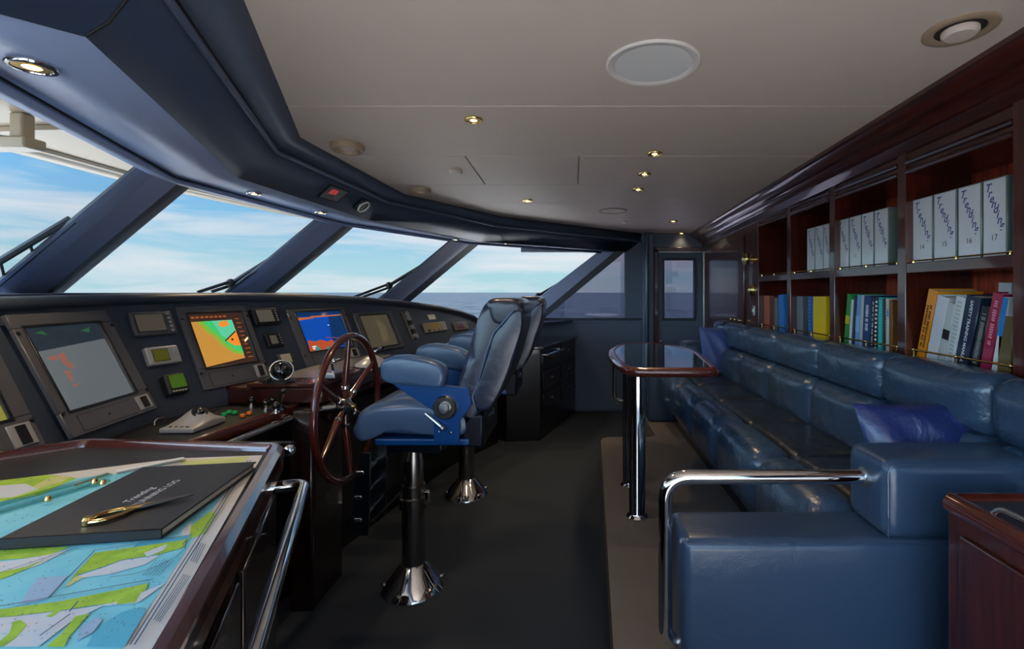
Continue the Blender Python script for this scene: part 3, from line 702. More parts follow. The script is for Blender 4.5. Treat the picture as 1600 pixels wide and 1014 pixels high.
def fpx(f, s, t_):  # frame point -> pixel
    p = f.O + f.U * s + f.V * t_; return (CX + F * p.x / p.y, CY - F * (p.z - EYE) / p.y)
monitor(F0, [fpx(F0, .0, .43), fpx(F0, .385, .43), fpx(F0, .385, .0), fpx(F0, .0, .0)], [fpx(F0, .06, .385), fpx(F0, .325, .385), fpx(F0, .325, .10), fpx(F0, .06, .10)], 'dark green-lit monitor cut off by the left picture edge', art=a0, group='framed console monitors')
mapart = pic([(em('map_side', '#3a2620', .9), full),
    (em('map_orange', '#c08a3c', .95), [[(.03, .03), (.80, .10), (.66, .86), (.03, .86)]]),
    (em('map_yellowgreen', '#7fae3a', .95), [[(.14, .86), (.80, .86), (.80, .16), (.60, .22), (.42, .42), (.36, .55), (.24, .66)]]),
    (em('map_green', '#3fbf6a', .95), [[(.24, .86), (.80, .86), (.80, .22), (.66, .26), (.50, .44), (.44, .58), (.34, .68)]]),
    (em('map_teal', '#5cc39a', .95), [[(.40, .86), (.80, .86), (.80, .50), (.62, .48), (.50, .56), (.46, .70)]]),
    (em('map_deep', '#e8862c', 1.0), [[(.54, .48), (.80, .64), (.80, .34), (.66, .36)], [(.54, .84), (.70, .85), (.70, .76), (.58, .72), (.50, .76)]]),
    (em('map_track', '#143018', .6), [[(.52, .47), (.78, .64), (.79, .62), (.53, .45)], [(.64, .48), (.68, .50), (.70, .47), (.66, .45)]]),
    (em('map_text', '#a0562c', .9), [[(.86, .10 + .085 * k), (.97 - .03 * (k % 2), .10 + .085 * k), (.97 - .03 * (k % 2), .115 + .085 * k), (.86, .115 + .085 * k)] for k in range(10)] + [[(.05 + .085 * k, .92), (.11 + .085 * k, .92), (.11 + .085 * k, .95), (.05 + .085 * k, .95)] for k in range(8)]),
    (em('map_mark', '#ffe0a0', 1.2), [[(.90, .40), (.99, .46), (.99, .50), (.90, .44)]])])
monitor(FB, [(267, 479), (383, 477.5), (424.5, 590), (327, 608)], [(290, 490), (371, 488), (407, 564), (325, 574)], 'console monitor showing a bright green and orange sea map', art=mapart, group='framed console monitors')
blueart = pic([(em('sonar_blue', '#0546a6', .95), full), (em('sonar_deep', '#06305f', .9), [[(.55, .1), (1, .0), (1, .90), (.7, .88)], [(0, .88), (1, .92), (1, 1), (0, 1)]]), (em('sonar_top', '#c0622c', .9), [[(0, .80), (.35, .84), (.35, .87), (0, .88)], [(.30, .86), (1, .87), (1, .90), (.3, .90)]]),
    (em('sonar_bottom', '#b04c28', .9), [[(.02, .0), (.06, .30), (.20, .24), (.34, .27), (.46, .20), (.58, .24), (.62, .16), (.58, 0)]]),
    (em('sonar_teal', '#2c8a86', .9), [[(.14, .0), (.20, .16), (.26, .02)], [(.36, .0), (.42, .08), (.50, 0)], [(.46, 0), (.56, .14), (.62, .06), (.60, 0)]]),
    (em('sonar_line', '#704868', .8), [[(.46, .30), (.99, .20), (.99, .23), (.47, .33)]]), (em('sonar_text', '#e0e8f0', 1.0), [[(.10, .10), (.18, .10), (.18, .13), (.10, .13)], [(.10, .05), (.15, .05), (.15, .08), (.10, .08)], [(.6, .62), (.64, .62), (.64, .635), (.6, .635)]])])
monitor(FB, [(452, 482.6), (538, 481), (566, 558), (476, 576)], [(464.6, 487), (534, 486), (549, 540), (481, 550)], 'console monitor with a vivid blue sounder picture and orange seabed, behind the steering wheel', art=blueart, group='framed console monitors')
darkart = pic([(mat('brown_screen', '#2a2720', .08, spec=.8, emit='#5a5240', estr=.55), full), (em('brown_patch', '#6a6048', .6), [[(.45, .2), (.55, .5), (.5, .8), (.62, .85), (.8, .6), (.75, .3), (.6, .1)]])])  # brown glow put into the screen and its patch, though it is off
monitor(FB, [(553, 489), (613, 486), (631, 541.5), (575, 551)], [(562, 493), (607, 491), (622, 538), (580, 543)], 'switched-off brownish console monitor between the blue sounder and the rocker switch strip', art=darkart, strip=False, group='framed console monitors')
# small instruments
LCD = mat('lcd_olive', '#2c2c08', .15, emit='#4c4c10', estr=.7); LCDG = mat('lcd_green', '#2c4a10', .15, emit='#44641c', estr=.55)
LCDK = mat('lcd_taupe', '#4c463e', .1, emit='#5c564c', estr=.35); LCDW = mat('lcd_grey', '#8c8c84', .15); LCDC = mat('lcd_cream', '#c8c4a8', .3)
def instrument(q, label, body, scr, sf, deep, keys, name='instrument_display'):
    x0, y0, x1, y1 = FB.rect(q, deep); fr = FB.sub((x0 + x1) / 2, (y0 + y1) / 2); hw, hh = (x1 - x0) / 2, (y1 - y0) / 2
    t = thing(name, label, 'instrument', m=fr.m)
    MB().rbox((0, 0, deep / 2), (hw, hh, deep / 2), min(.007, deep * .4)).build('housing', body, t)
    a, b, c, d = sf; X0, X1, Y0, Y1 = -hw + 2 * hw * a, -hw + 2 * hw * b, -hh + 2 * hh * c, -hh + 2 * hh * d
    MB().box((X0 - .003, Y0 - .003, deep - .001), (X1 + .003, Y1 + .003, deep + .001)).build('bezel', 'bezel2', t)
    MB().box((X0, Y0, deep), (X1, Y1, deep + .0018)).build('screen', scr, t)
    for kx, ky, kw, kh in keys:
        cx_, cy_ = -hw + 2 * hw * kx, -hh + 2 * hh * ky
        MB().box((cx_ - kw, cy_ - kh, deep - .001), (cx_ + kw, cy_ + kh, deep + .003)).build('key', 'silver', t)
    return t
instrument([(199.7, 487.3), (264.8, 485.4), (280.6, 518.9), (213.5, 525.8)], 'wide grey instrument with five keys, topmost of three left of the map monitor', 'bezel', LCDK, (.10, .74, .16, .86), .02, [(.88, .14 + .18 * k, .005, .004) for k in range(5)])
instrument([(226, 542.5), (276.6, 538.6), (286.5, 564), (235, 572)], 'silver-framed instrument with an olive screen, middle of its column left of the map monitor', 'silver', LCD, (.18, .62, .2, .8), .025, [(.78, .35, .006, .006), (.78, .65, .006, .006), (.88, .5, .004, .008)])
instrument([(254, 585), (288.5, 582), (300, 609.6), (266.8, 617.5)], 'black instrument with a bright green screen, lowest of its column left of the map monitor', 'bezel2', LCDG, (.18, .88, .28, .92), .035, [(.2 + .14 * k, .13, .004, .003) for k in range(5)])
instrument([(393, 482), (431.4, 480.4), (442.3, 503), (402, 509)], 'black instrument with a pale grey screen, topmost right of the map monitor', 'bezel2', LCDW, (.12, .72, .14, .88), .03, [(.86, .2 + .15 * k, .003, .003) for k in range(5)])
instrument([(412.7, 520.9), (438.3, 518.9), (446.2, 538.6), (422.6, 543.5)], 'small black instrument with a tiny grey screen, middle one right of the map monitor', 'bezel2', LCDW, (.2, .62, .2, .8), .022, [(.84, .2 + .2 * k, .003, .003) for k in range(4)])
instrument([(433, 553.4), (452, 550.4), (462, 566), (441, 570)], 'instrument with a cream face just above the chrome compass', 'bezel', LCDC, (.12, .88, .1, .9), .018, [])
x0, y0, x1, y1 = FB.rect([(629.5, 486.7), (643.6, 486.7), (652.6, 529.6), (640.4, 530.9)], .004); fr = FB.sub((x0 + x1) / 2, (y0 + y1) / 2); hw, hh = (x1 - x0) / 2, (y1 - y0) / 2
t = thing('switch_strip', 'narrow upright grey strip of round switches right of the brown monitor', 'switch panel', m=fr.m)
MB().box((-hw, -hh, 0), (hw, hh, .004)).build('plate', mat('grey_plate', '#6c6a62', .4), t, bevel=.001, seg=1)
for k in range(6):
    yk = -hh + 2 * hh * (.1 + .16 * k); kb = MB().lathe([(hw * .5, 0), (hw * .45, .012), (0, .014)], (0, yk, .004), (0, 0, 1), 14).build('knob', 'bezel2' if k in (1, 3) else 'brushed', t)
x0, y0, x1, y1 = FB.rect([(668.6, 491.8), (679.5, 491), (680.8, 498.8), (670, 499.4)], .002); fr = FB.sub((x0 + x1) / 2, (y0 + y1) / 2); hw, hh = (x1 - x0) / 2, (y1 - y0) / 2
tag(MB().box((-hw, -hh, 0), (hw, hh, .002)).xf(fr.m).build('notice_card', 'white'), 'small white card stuck above the radio on the console', 'card')
x0, y0, x1, y1 = FB.rect([(661, 504), (696.8, 502.7), (698.7, 516), (664, 520)], .012); fr = FB.sub((x0 + x1) / 2, (y0 + y1) / 2); hw, hh = (x1 - x0) / 2, (y1 - y0) / 2
t = thing('console_radio', 'cream-faced radio with a lit yellow display and buttons under the white card', 'radio', m=fr.m)
MB().rbox((0, 0, .006), (hw, hh, .006), .003).build('faceplate', mat('radio_face', '#8c8672', .35), t)
MB().box((-hw * .35, -hh * .3, .012), (hw * .35, hh * .75, .0135)).build('display', mat('radio_lcd', '#5a4a20', .2, emit='#6a5a30', estr=.45), t)
for k in range(4): MB().box((hw * .5, -hh * .7 + hh * .4 * k, .012), (hw * .9, -hh * .5 + hh * .4 * k, .015)).build('button', 'silver', t)
for k in range(3): MB().lathe([(.008, 0), (.007, .012), (0, .013)], (-hw * .7 + hw * .45 * k, -hh * .62, .012), (0, 0, 1), 12).build('knob', 'silver' if k else 'bezel2', t)
x0, y0, x1, y1 = FB.rect([(708, 503), (729.5, 502.7), (732.7, 514.9), (710, 516)], .01); fr = FB.sub((x0 + x1) / 2, (y0 + y1) / 2); hw, hh = (x1 - x0) / 2, (y1 - y0) / 2
t = thing('alarm_display', 'small grey instrument with a dark red screen at the far end of the console', 'instrument', m=fr.m)
MB().rbox((0, 0, .005), (hw, hh, .006), .003).build('housing', mat('taupe_housing', '#57524c', .4), t); MB().box((-hw * .6, -hh * .6, .011), (hw * .35, hh * .65, .0125)).build('screen', mat('red_dim', '#38100c', .15, emit='#3a120e', estr=.3), t)
# desk furniture
p = PZ(303, 668, ZD)
t = thing('trackball', 'silver trackball control on a square base at the front of the helm desk', 'trackball', (p.x, p.y, ZD + .001))
def tbf(q): 
    r2 = (q.x ** 2 + (q.y - .015) ** 2) / (.05 ** 2); return V((q.x, q.y, q.z + (.052 * math.exp(-r2 * 1.0) if q.z > 0 else 0)))
MB().rbox((0, 0, .009), (.062, .085, .009), .006, mid=14, fn=tbf).build('base', 'silver', t)
MB().lathe([(.026, .0), (.026, .003), (.018, .003)], (.018, .005, .055), (.55, -.35, .75), 24).build('socket_ring', 'bezel2', t)
MB().sphere((.016, .006, .052), .018, 18).build('ball', 'black', t)
for k in range(4): MB().lathe([(.006, 0), (.005, .004), (0, .005)], (-.03 + .02 * k, -.07, .018), (0, 0, 1), 10).build('button', 'bezel2', t)
def btn(px, py, m_, col_, R=.0085):
    p = PZ(px, py, ZD); t = thing('push_button', lab_b(px, col_), 'push button', (p.x, p.y, ZD), group='%s push buttons on the helm desk' % col_)
    MB().lathe([(R * 1.3, 0), (R * 1.3, .004), (R, .005)], n=16).build('collar', 'bezel2', t)
    MB().lathe([(R * 1.1, .004), (R * 1.1, .013), (R * .8, .016), (0, .017)], n=16).build('cap', m_, t)
BL = {}
def lab_b(px, c):
    BL[c] = BL.get(c, 0) + 1
    return {('green', 1): 'green push button nearest the trackball', ('green', 2): 'green push button in the middle of the three, at the back', ('green', 3): 'green push button nearest the orange ones',
            ('orange', 1): 'orange push button beside the green ones', ('orange', 2): 'orange push button farther from the green ones'}[(c, BL[c])]
GB = mat('green_cap', '#149a50', .3, emit='#0a6030', estr=.4); OB = mat('orange_cap', '#c06a18', .3, emit='#803808', estr=.4)
for px, py in ((350, 651), (358, 647), (367, 648)): btn(px, py, GB, 'green')
for px, py in ((379, 653), (389, 649)): btn(px, py, OB, 'orange')
klab = ['small black knob at the back of the desk by the engraved plate', 'black knob at the very front edge of the helm desk', 'black knob with a chrome tip nearest the orange buttons', 'tall black knob at the back of the helm desk group', 'black knob in the middle of the helm desk group', 'low black knob at the front of the helm desk group', 'black knob closest to the small joystick', 'black knob behind the joystick, against the mahogany pod']
for (px, py), lb in zip(((386, 629), (431, 645), (393, 636), (401, 627), (417, 630), (416, 640), (426, 636), (434, 624)), klab):
    p = PZ(px, py, ZD); t = thing('control_knob', lb, 'knob', (p.x, p.y, ZD), group='black knobs on the helm desk')
    MB().lathe([(.017, 0), (.017, .005), (.008, .008), (.008, .022)], n=16).build('collar', 'chrome', t); MB().sphere((0, 0, .030), .0165, 14).build('cap', mat('knob_black', '#101113', .15, coat=.8), t)
p = PZ(441, 640, ZD); t = thing('joystick', 'small chrome joystick with a black ball standing beside the mahogany pod', 'joystick', (p.x, p.y, ZD))
MB().lathe([(.020, 0), (.018, .010), (.008, .018), (.0, .02)], n=20).build('base', 'black', t); MB().tube([(0, 0, .015), (.003, 0, .07)], .004, 10).build('stem', 'chrome', t); MB().sphere((.003, 0, .078), .012, 16).build('ball_grip', 'black', t)
p = PZ(250, 663, ZD); t = thing('desk_clip', 'small bent chrome loop on the helm desk behind the trackball', 'handle', (p.x, p.y, ZD))
MB().tube(bent([(0, -.028, 0), (0, -.02, .024), (0, .02, .024), (0, .028, 0)], .012), .004, 10).build('loop', 'chrome', t); MB().box((-.008, -.034, 0), (.008, .034, .002)).build('plate', 'bezel2', t)
p = [PZ(a, b, ZD) for a, b in ((352, 628), (392, 620), (398, 624), (372, 632))]
tag(MB().prism([q + V((0, 0, .0005)) for q in p], (0, 0, .002)).build('engraved_plate', mat('engraved_grey', '#57585c', .5)), 'thin grey engraved plate lying flat between monitor and knobs', 'plate')
p = [PZ(a, b, ZD) for a, b in ((275, 650), (300, 638), (342, 640), (325, 646))]
tag(MB().prism([q + V((0, 0, .0005)) for q in p], (0, 0, .003)).build('switch_plate', 'bezel2'), 'flat black switch plate set in the desk behind the trackball', 'plate')
mb = MB(); p = PZ(350, 621, ZD); tag(MB().tube([p + V((math.cos(a / 14 * 2 * PI) * .04, math.sin(a / 14 * 2 * PI) * .05, .005)) for a in range(14)], .004, 8, closed=True).build('cable_loop', 'rub'), 'black coiled cable lying at the foot of the map monitor', 'cable')
# compass on the pod
c0 = PZ(440, 597, ZQ); t = thing('compass', 'chrome-ringed magnetic compass standing on the mahogany pod', 'compass', (c0.x, c0.y, ZQ))
MB().lathe([(.055, 0), (.055, .006), (.035, .014), (.030, .02), (0, .02)], n=28).build('base', 'bezel2', t)
MB().sphere((0, 0, .048), .042, 24).build('bowl', mat('compass_bowl', '#0c0f10', .05, spec=1), t)
ax = V((.45, -.75, .35)).normalized(); u_, w_ = basis(ax)
MB().tube([V((0, 0, .05)) + ax * .012 + (u_ * math.cos(k / 24 * 2 * PI) + w_ * math.sin(k / 24 * 2 * PI)) * .045 for k in range(24)], .0045, 10, closed=True).build('ring', 'chrome', t)
t = thing('pod_switch', 'small dark green-lit rocker box left of the compass', 'switch', tuple(PZ(417, 600, ZQ))); MB().rbox((0, 0, .012), (.012, .018, .012), .004).build('housing', 'bezel2', t); MB().box((.006, -.012, .022), (-.006, .012, .0245)).build('lamp', mat('dim_teal', '#123a34', .3), t)
# throttle levers and bits seen through the wheel
p = PZ(521, 590, ZQ); t = thing('throttle', 'chrome throttle lever on a flat base seen behind the steering wheel', 'throttle', (p.x, p.y, ZQ + .004))
MB().rbox((0, 0, .012), (.035, .06, .014), .008).build('base', 'brushed', t)
MB().tube(bent([(0, 0, .02), (-.01, .0, .075), (.02, -.03, .078), (.02, .02, .078)], .012), .006, 10).build('lever', 'chrome', t); MB().sphere((.02, -.035, .078), .012, 14).build('grip', 'chrome', t)
p = PZ(582, 572, ZQ); t = thing('throttle', 'low domed silver control beside the blue armrest, right of the steering wheel', 'throttle', (p.x, p.y, ZQ + .004))
MB().lathe([(.09, 0), (.085, .012), (.05, .035), (.03, .05), (0, .052)], n=32).build('dome', 'silver', t); MB().tube(bent([(0, 0, .04), (.02, 0, .085), (.03, .05, .09)], .015), .007, 10).build('lever', 'chrome', t)
MB().sphere((.03, .055, .09), .013, 12).build('grip', 'black', t)
mb = MB(); p = PZ(700, 553, ZD); t = thing('handset', 'black corded handset resting at the console foot behind the farther armrest', 'handset', (-1.2, 3.5, ZD)); MB().rbox((0, 0, .02), (.03, .08, .02), .012).build('grip', 'bezel2', t); MB().rbox((0, .07, .03), (.03, .02, .016), .01).build('earpiece', 'bezel2', t)

# ------------------------------------------------------------------ steering wheel
WC = V((-1.0, 2.24, EYE - .511)); R = .315
t = thing('steering_wheel', 'mahogany ship steering wheel with six spokes in front of the nearer helm chair', 'steering wheel', WC)
circ = [V((0, math.cos(k / 64 * 2 * PI) * R, math.sin(k / 64 * 2 * PI) * R)) for k in range(64)]
MB().tube(circ, .0155, 14, closed=True).build('rim', 'woodr', t)
for k in range(6):
    a = math.radians(30 + 60 * k + 2); d_ = V((0, math.cos(a), math.sin(a)))
    sp = MB().tube([d_ * .03 + V((-.02, 0, 0)), d_ * .10 + V((-.02, 0, 0)), d_ * .20 + V((-.01, 0, 0)), d_ * (R - .005)], [.010, .016, .013, .010], 12).build('spoke', 'woodr', t)
    MB().lathe([(.0105, 0), (.0185, .006), (.0185, .018), (.012, .022)], d_ * .075 + V((-.02, 0, 0)), d_, 14).build('ferrule', 'chrome', sp)
MB().lathe([(.0, -.035), (.032, -.03), (.040, -.012), (.040, .012), (.025, .022), (.015, .032), (0, .034)], (-.02, 0, 0), (1, 0, 0), 28).build('hub', 'dchrome', t)
MB().lathe([(.014, 0), (.012, .012), (0, .014)], (.012, 0, 0), (1, 0, 0), 18).build('hub_cap', 'brass', t)
MB().tube([(-.02, 0, 0), (-.114, 0, -.012)], .022, 16).build('shaft', 'dchrome', t)
# wheel pedestal box behind the wheel
mb = MB(); mb.prism([V((-1.115, 2.14, 0)), V((-1.115, 2.42, 0)), V((-1.115, 2.42, .83)), V((-1.115, 2.40, .865)), V((-1.115, 2.16, .865)), V((-1.115, 2.14, .83))], (-.10, 0, 0))
tag(mb.build('wheel_pedestal', mat('ebony_front', '#1c0e0a', .25, coat=.6), bevel=.01), 'dark mahogany housing that carries the steering wheel, under the pod', 'pedestal')

# ------------------------------------------------------------------ helm chairs
def make_chair(label, X0=-.74, D0=2.32):
    t = thing('helm_chair', label, 'helm chair', (X0, D0, 0), 'helm chairs')
    E = EYE
    # pedestal
    MB().lathe([(.052, 0), (.052, .0), (.052, .40)], (0, 0, .08), n=32).build('lower_tube', 'dchrome', t)
    cb_ = MB().lathe([(.053, 0), (.0635, .002), (.0635, .05), (.053, .052)], (0, 0, .375), n=32).build('collar', 'dchrome', t)
    MB().rbox((.066, -.01, .425), (.014, .012, .03), .008).build('clamp_lug', 'chrome', cb_)
    MB().lathe([(.045, 0), (.045, .17), (.036, .225), (.036, .25)], (0, 0, .42), n=32).build('upper_tube', 'dchrome', t)
    pb = MB().lathe([(.150, 0), (.150, .008), (.146, .016), (.118, .048), (.085, .085), (.062, .112), (.055, .118), (.052, .118)], n=48).build('base_flange', 'chrome', t)
    for k in range(6):
        a = k * PI / 3 + .3; MB().lathe([(.011, 0), (.011, .009), (.007, .014), (0, .015)], (math.cos(a) * .128, math.sin(a) * .128, .03), (math.cos(a) * .6, math.sin(a) * .6, 1), 12).build('bolt', 'dchrome', pb)
    MB().box((-.09, -.10, .655), (.16, .10, .70)).build('swivel_block', 'bluedk', t, bevel=.008)
    rl = MB(); rl.tube([(-.06, -.06, .665), (.03, -.10, .69)], .006, 8); rl.tube([(.0, -.045, .66), (-.015, -.045, .60)], .006, 8); rl.build('release_lever', 'chrome', t)
    # seat plate and side panels
    MB().rbox((.10, 0, .735), (.20, .205, .014), .006).build('seat_plate', 'bluem', t)
    side = [(-.03, -.375), (.10, -.385), (.30, -.40), (.315, -.47), (.265, -.54), (.262, -.635), (.155, -.635), (.155, -.50), (.07, -.445), (.0, -.40)]
    for s in (-1, 1):
        sp = MB().prism([V((x, s * .208, E + z)) for x, z in side], (0, s * .012, 0)).build('side_panel', 'bluem', t, bevel=.003)
        dd = MB().lathe([(.050, 0), (.050, .012), (.045, .018), (.030, .018), (.028, .012), (0, .012)], (.204, s * .220, E - .482), (0, s, 0), 36).build('adjuster_dial', 'dchrome', sp)
        MB().lathe([(.0235, .012), (.0225, .026), (.018, .030), (0, .031)], (.204, s * .220, E - .482), (0, s, 0), 28).build('dial_cap', 'brushed', dd)
        if s < 0:
            lv = MB().tube([(.12, -.222, E - .508), (.19, -.235, E - .56)], [.006, .009], 10); lv.sphere((.196, -.236, E - .566), .013, 12); lv.build('recline_lever', 'brushed', sp)
            bb = MB(); bb.lathe([(.005, 0), (.004, .004), (0, .005)], (.175, -.220, E - .585), (0, -1, 0), 10); bb.lathe([(.006, 0), (.005, .004), (0, .005)], (.225, -.220, E - .588), (0, -1, 0), 10); bb.build('rivets', 'chrome', sp)
    # seat cushion: side profile lofted across
    def loftx(prof, halfw, rnd, name, m, cy=0, ys=None, sc=.86, par=None):
        cxm = sum(p[0] for p in prof) / len(prof); czm = sum(p[1] for p in prof) / len(prof)
        # smooth closed profile (Catmull-Rom)
        sm = []; n = len(prof)
        for i in range(n):
            p0, p1, p2, p3 = [V(prof[(i + k - 1) % n]) for k in range(4)]
            for j in range(4):
                q = j / 4; sm.append(.5 * ((2 * p1) + (p2 - p0) * q + (2 * p0 - 5 * p1 + 4 * p2 - p3) * q * q + (3 * p1 - p0 - 3 * p2 + p3) * q ** 3))
        rings = []
        K = 5
        ylist = [(-halfw + rnd * (1 - math.cos(i / K * PI / 2)), math.sin(i / K * PI / 2)) for i in range(K + 1)] + [(0, 1.0)] + [(halfw - rnd * (1 - math.cos(i / K * PI / 2)), math.sin(i / K * PI / 2)) for i in range(K, -1, -1)]
        for y, w in ylist:
            shr = rnd * (1 - w)
            ring = []
            for p in sm:
                d = V((cxm, czm)) - p; L = d.length; dd = d / max(L, 1e-6) * min(shr, L * .9)
                bulge = (1 - abs(y) / halfw) if name == 'x' else 0
                ring.append(V((p[0] + dd[0], y + cy, E + p[1] + dd[1])))
            rings.append(ring)
        return MB().loft(rings).build(name, m, par or t, smooth=60)
    seat = [(-.195, -.56), (-.205, -.60), (-.175, -.638), (-.12, -.625), (-.08, -.605), (.05, -.61), (.28, -.61), (.31, -.56), (.28, -.51), (.15, -.475), (.03, -.458), (-.10, -.475), (-.17, -.51)]
    loftx(seat, .205, .045, 'seat_cushion', 'chairl')
    pad_ = [(-.06, -.47), (-.03, -.452), (.08, -.445), (.20, -.46), (.25, -.49), (.20, -.52), (.0, -.52)]
    loftx(pad_, .13, .03, 'seat_pad', 'chairl')
    back = [(.19, -.60), (.212, -.50), (.243, -.40), (.278, -.28), (.312, -.17), (.338, -.09), (.365, -.045), (.40, -.028), (.42, -.035), (.45, -.07), (.44, -.17), (.41, -.30), (.37, -.43), (.33, -.55), (.25, -.62)]
    loftx(back, .20, .05, 'backrest', 'chairback')
    shell = [(.315, -.44), (.345, -.36), (.375, -.25), (.405, -.17), (.455, -.115), (.49, -.075), (.525, -.07), (.53, -.13), (.515, -.20), (.48, -.32), (.43, -.43), (.385, -.495), (.33, -.50)]
    bs = loftx(shell, .212, .02, 'back_shell', 'chairback')
    head = [(.40, -.14), (.37, -.06), (.39, -.028), (.45, -.024), (.505, -.03), (.53, -.06), (.53, -.10), (.50, -.14)]
    loftx(head, .205, .03, 'back_top', 'chairback')
    for s in (-1, 1):
        pp_ = [V((x, s * .2115, E + z)) for x, z in [(.33, -.50), (.315, -.44), (.345, -.36), (.375, -.25), (.405, -.17), (.455, -.115), (.49, -.075)]]
        MB().tube(pp_, .004, 8).build('piping', 'chairl', bs)
    MB().tube([(.33, -.17, E - .56), (.36, .0, E - .57), (.33, .17, E - .56)], .02, 12).build('hinge_bar', 'bluedk', t)
    hb = MB(); hb.box((.27, -.20, E - .66), (.36, .20, E - .52)); hb.build('rear_bracket', 'bluedk', t, bevel=.01)
    # armrests
    arm_p = [(-.055, -.32), (-.05, -.29), (-.015, -.268), (.05, -.262), (.13, -.275), (.195, -.30), (.215, -.335), (.21, -.375), (.19, -.392), (.10, -.386), (.0, -.378), (-.045, -.36)]
    for s in (-1, 1): 
        a_o = loftx(arm_p, .042, .022, 'armrest', 'chairl', cy=s * .232)
        for e_ in (-1, 1):
            pr = [V((x, s * .232 + e_ * .026, E + z + .0015)) for x, z in [(-.053, -.31), (-.04, -.28), (-.012, -.268), (.05, -.263), (.13, -.276), (.19, -.30), (.213, -.335), (.21, -.37)]]
            MB().tube(bent(pr, .03), .0028, 6).build('piping', 'chairl', a_o)
    # footrest
    fp = [(-.155, .66), (-.20, .66), (-.235, .50), (-.245, .33), (-.23, .29), (-.17, .29), (-.165, .36), (-.16, .50)]
    for s in (-1, 1): fo_ = MB().prism([V((x, s * .10 - .006, z)) for x, z in fp], (0, .012, 0)).build('footrest_side', 'bluedk', t, bevel=.003)
    for x, z in ((-.205, .57), (-.215, .46), (-.215, .36)): 
        MB().rbox((x, 0, z), (.02, .11, .010), .006).build('foot_bar', 'chrome', fo_)
    MB().tube([(-.19, -.08, .32), (-.045, -.03, .46)], .006, 8).build('strut', 'dchrome', t)
    MB().tube([(-.12, 0, .62), (-.03, 0, .66)], .014, 8).build('footrest_arm', 'bluedk', t)
    return t
ch1 = make_chair('nearer of the two blue leather helm chairs, right behind the steering wheel')
copy_tree(ch1, Matrix.Translation((-.72, 3.38, 0)), 'farther of the two blue leather helm chairs, half hidden by the nearer one')

# ------------------------------------------------------------------ far credenza
ZCz = EYE - .50
cp_ = [(.04, 5.74), (-.29, 4.62), (-.60, 4.58), (-1.0, 4.9), (-1.0, 5.40), (-.66, 5.64), (-.5, 5.74)]
t = thing('drawer_cabinet', 'dark mahogany drawer cabinet under the far side window, behind the helm chairs', 'cabinet', (-.4, 5.3, 0))
MB().prism([V((x - .01, y, .0)) for x, y in cp_], (0, 0, ZCz - .025)).build('body', mat('ebony_mahogany', '#140a08', .3, coat=.5), t, world=True, bevel=.004)
MB().prism([V((x + (.02 if x > -.9 else 0), y - .0, ZCz - .025)) for x, y in cp_], (0, 0, .025)).build('top', mat('dark_top', '#1a1412', .2, coat=.8), t, world=True, bevel=.006)
a, b = V((.04, 5.74, 0)), V((-.29, 4.62, 0)); u_ = (b - a).normalized(); nn = V((-u_.y, u_.x, 0)); nn = nn if nn.x > 0 else -nn
for k, z in enumerate((.66, .46, .26)):
    for j in (0, 1):
        q0, q1 = a.lerp(b, .04 + .48 * j), a.lerp(b, .48 + .48 * j)
        q0 = q0 + V((-.01, 0, 0)); q1 = q1 + V((-.01, 0, 0))
        df = MB().hexa([q0 + V((0, 0, z)), q1 + V((0, 0, z)), q1 + V((0, 0, z + .16)), q0 + V((0, 0, z + .16))] + [q + nn * .012 for q in (q0 + V((0, 0, z)), q1 + V((0, 0, z)), q1 + V((0, 0, z + .16)), q0 + V((0, 0, z + .16)))]).build('drawer_front', 'wood' if 0 else mat('ebony_front', '#1c0e0a', .25, coat=.6), t, world=True, bevel=.003)
        c_ = q0.lerp(q1, .5) + nn * .012 + V((0, 0, z + .08)); MB().lathe([(.012, 0), (.008, .006), (.012, .016), (0, .02)], c_, nn, 14).build('knob', 'brass', df, world=True)
q0, q1 = a.lerp(b, .55) + nn * .05 + V((0, 0, ZCz - .08)), a.lerp(b, .98) + nn * .05 + V((0, 0, ZCz - .08))
tag(MB().tube(bent([q0 - nn * .05, q0, q1, q1 - nn * .05], .02), .013, 12).build('grab_rail', 'chrome'), 'short chrome grab rail under the top of the far drawer cabinet', 'grab rail')
# window ledge behind it
MB().prism([V((.0, FARW, SILL - .02)), V((-.2, 5.45, SILL - .02)), V((-.75, 5.0, SILL - .02)), V((-1.95, 5.0, SILL - .02)), V((-1.3, FARW, SILL - .02))], (0, 0, -.03)).build('trim_20', 'padd', kind='structure')

# ------------------------------------------------------------------ dining table
ZT = EYE - .38
oc = [(.26, 2.55), (.30, 2.49), (.36, 2.475), (.65, 2.465), (.715, 2.485), (.735, 2.55), (.80, 3.12), (.785, 3.36), (.71, 3.61), (.62, 3.74), (.51, 3.80), (.41, 3.74), (.325, 3.60), (.25, 3.36), (.22, 3.10), (.225, 2.8)]
def smoothc(pts, k=5):
    out = []; n = len(pts)
    for i in range(n):
        p0, p1, p2, p3 = [V((*pts[(i + j - 1) % n], 0)) for j in range(4)]
        for j in range(k):
            q = j / k; out.append(.5 * ((2 * p1) + (p2 - p0) * q + (2 * p0 - 5 * p1 + 4 * p2 - p3) * q * q + (3 * p1 - p0 - 3 * p2 + p3) * q ** 3))
    return out
oc2 = smoothc(oc)
cx_, cy_ = .5, 3.1
def off(p, k, z): d = V((p.x - cx_, (p.y - cy_) * .45, 0)).normalized(); return V((p.x - d.x * k, p.y - d.y * k, z))
t = thing('dining_table', 'long D-ended mahogany table with a glossy dark top on two chrome columns', 'table', (.4, 3.0, .2))
rings = []
for k, z in ((.045, -.04), (.012, -.042), (.0, -.030), (-.004, -.018), (.0, -.004), (.010, .004), (.030, .006), (.045, .002)):
    rings.append([off(p, k, ZT + z) for p in oc2])
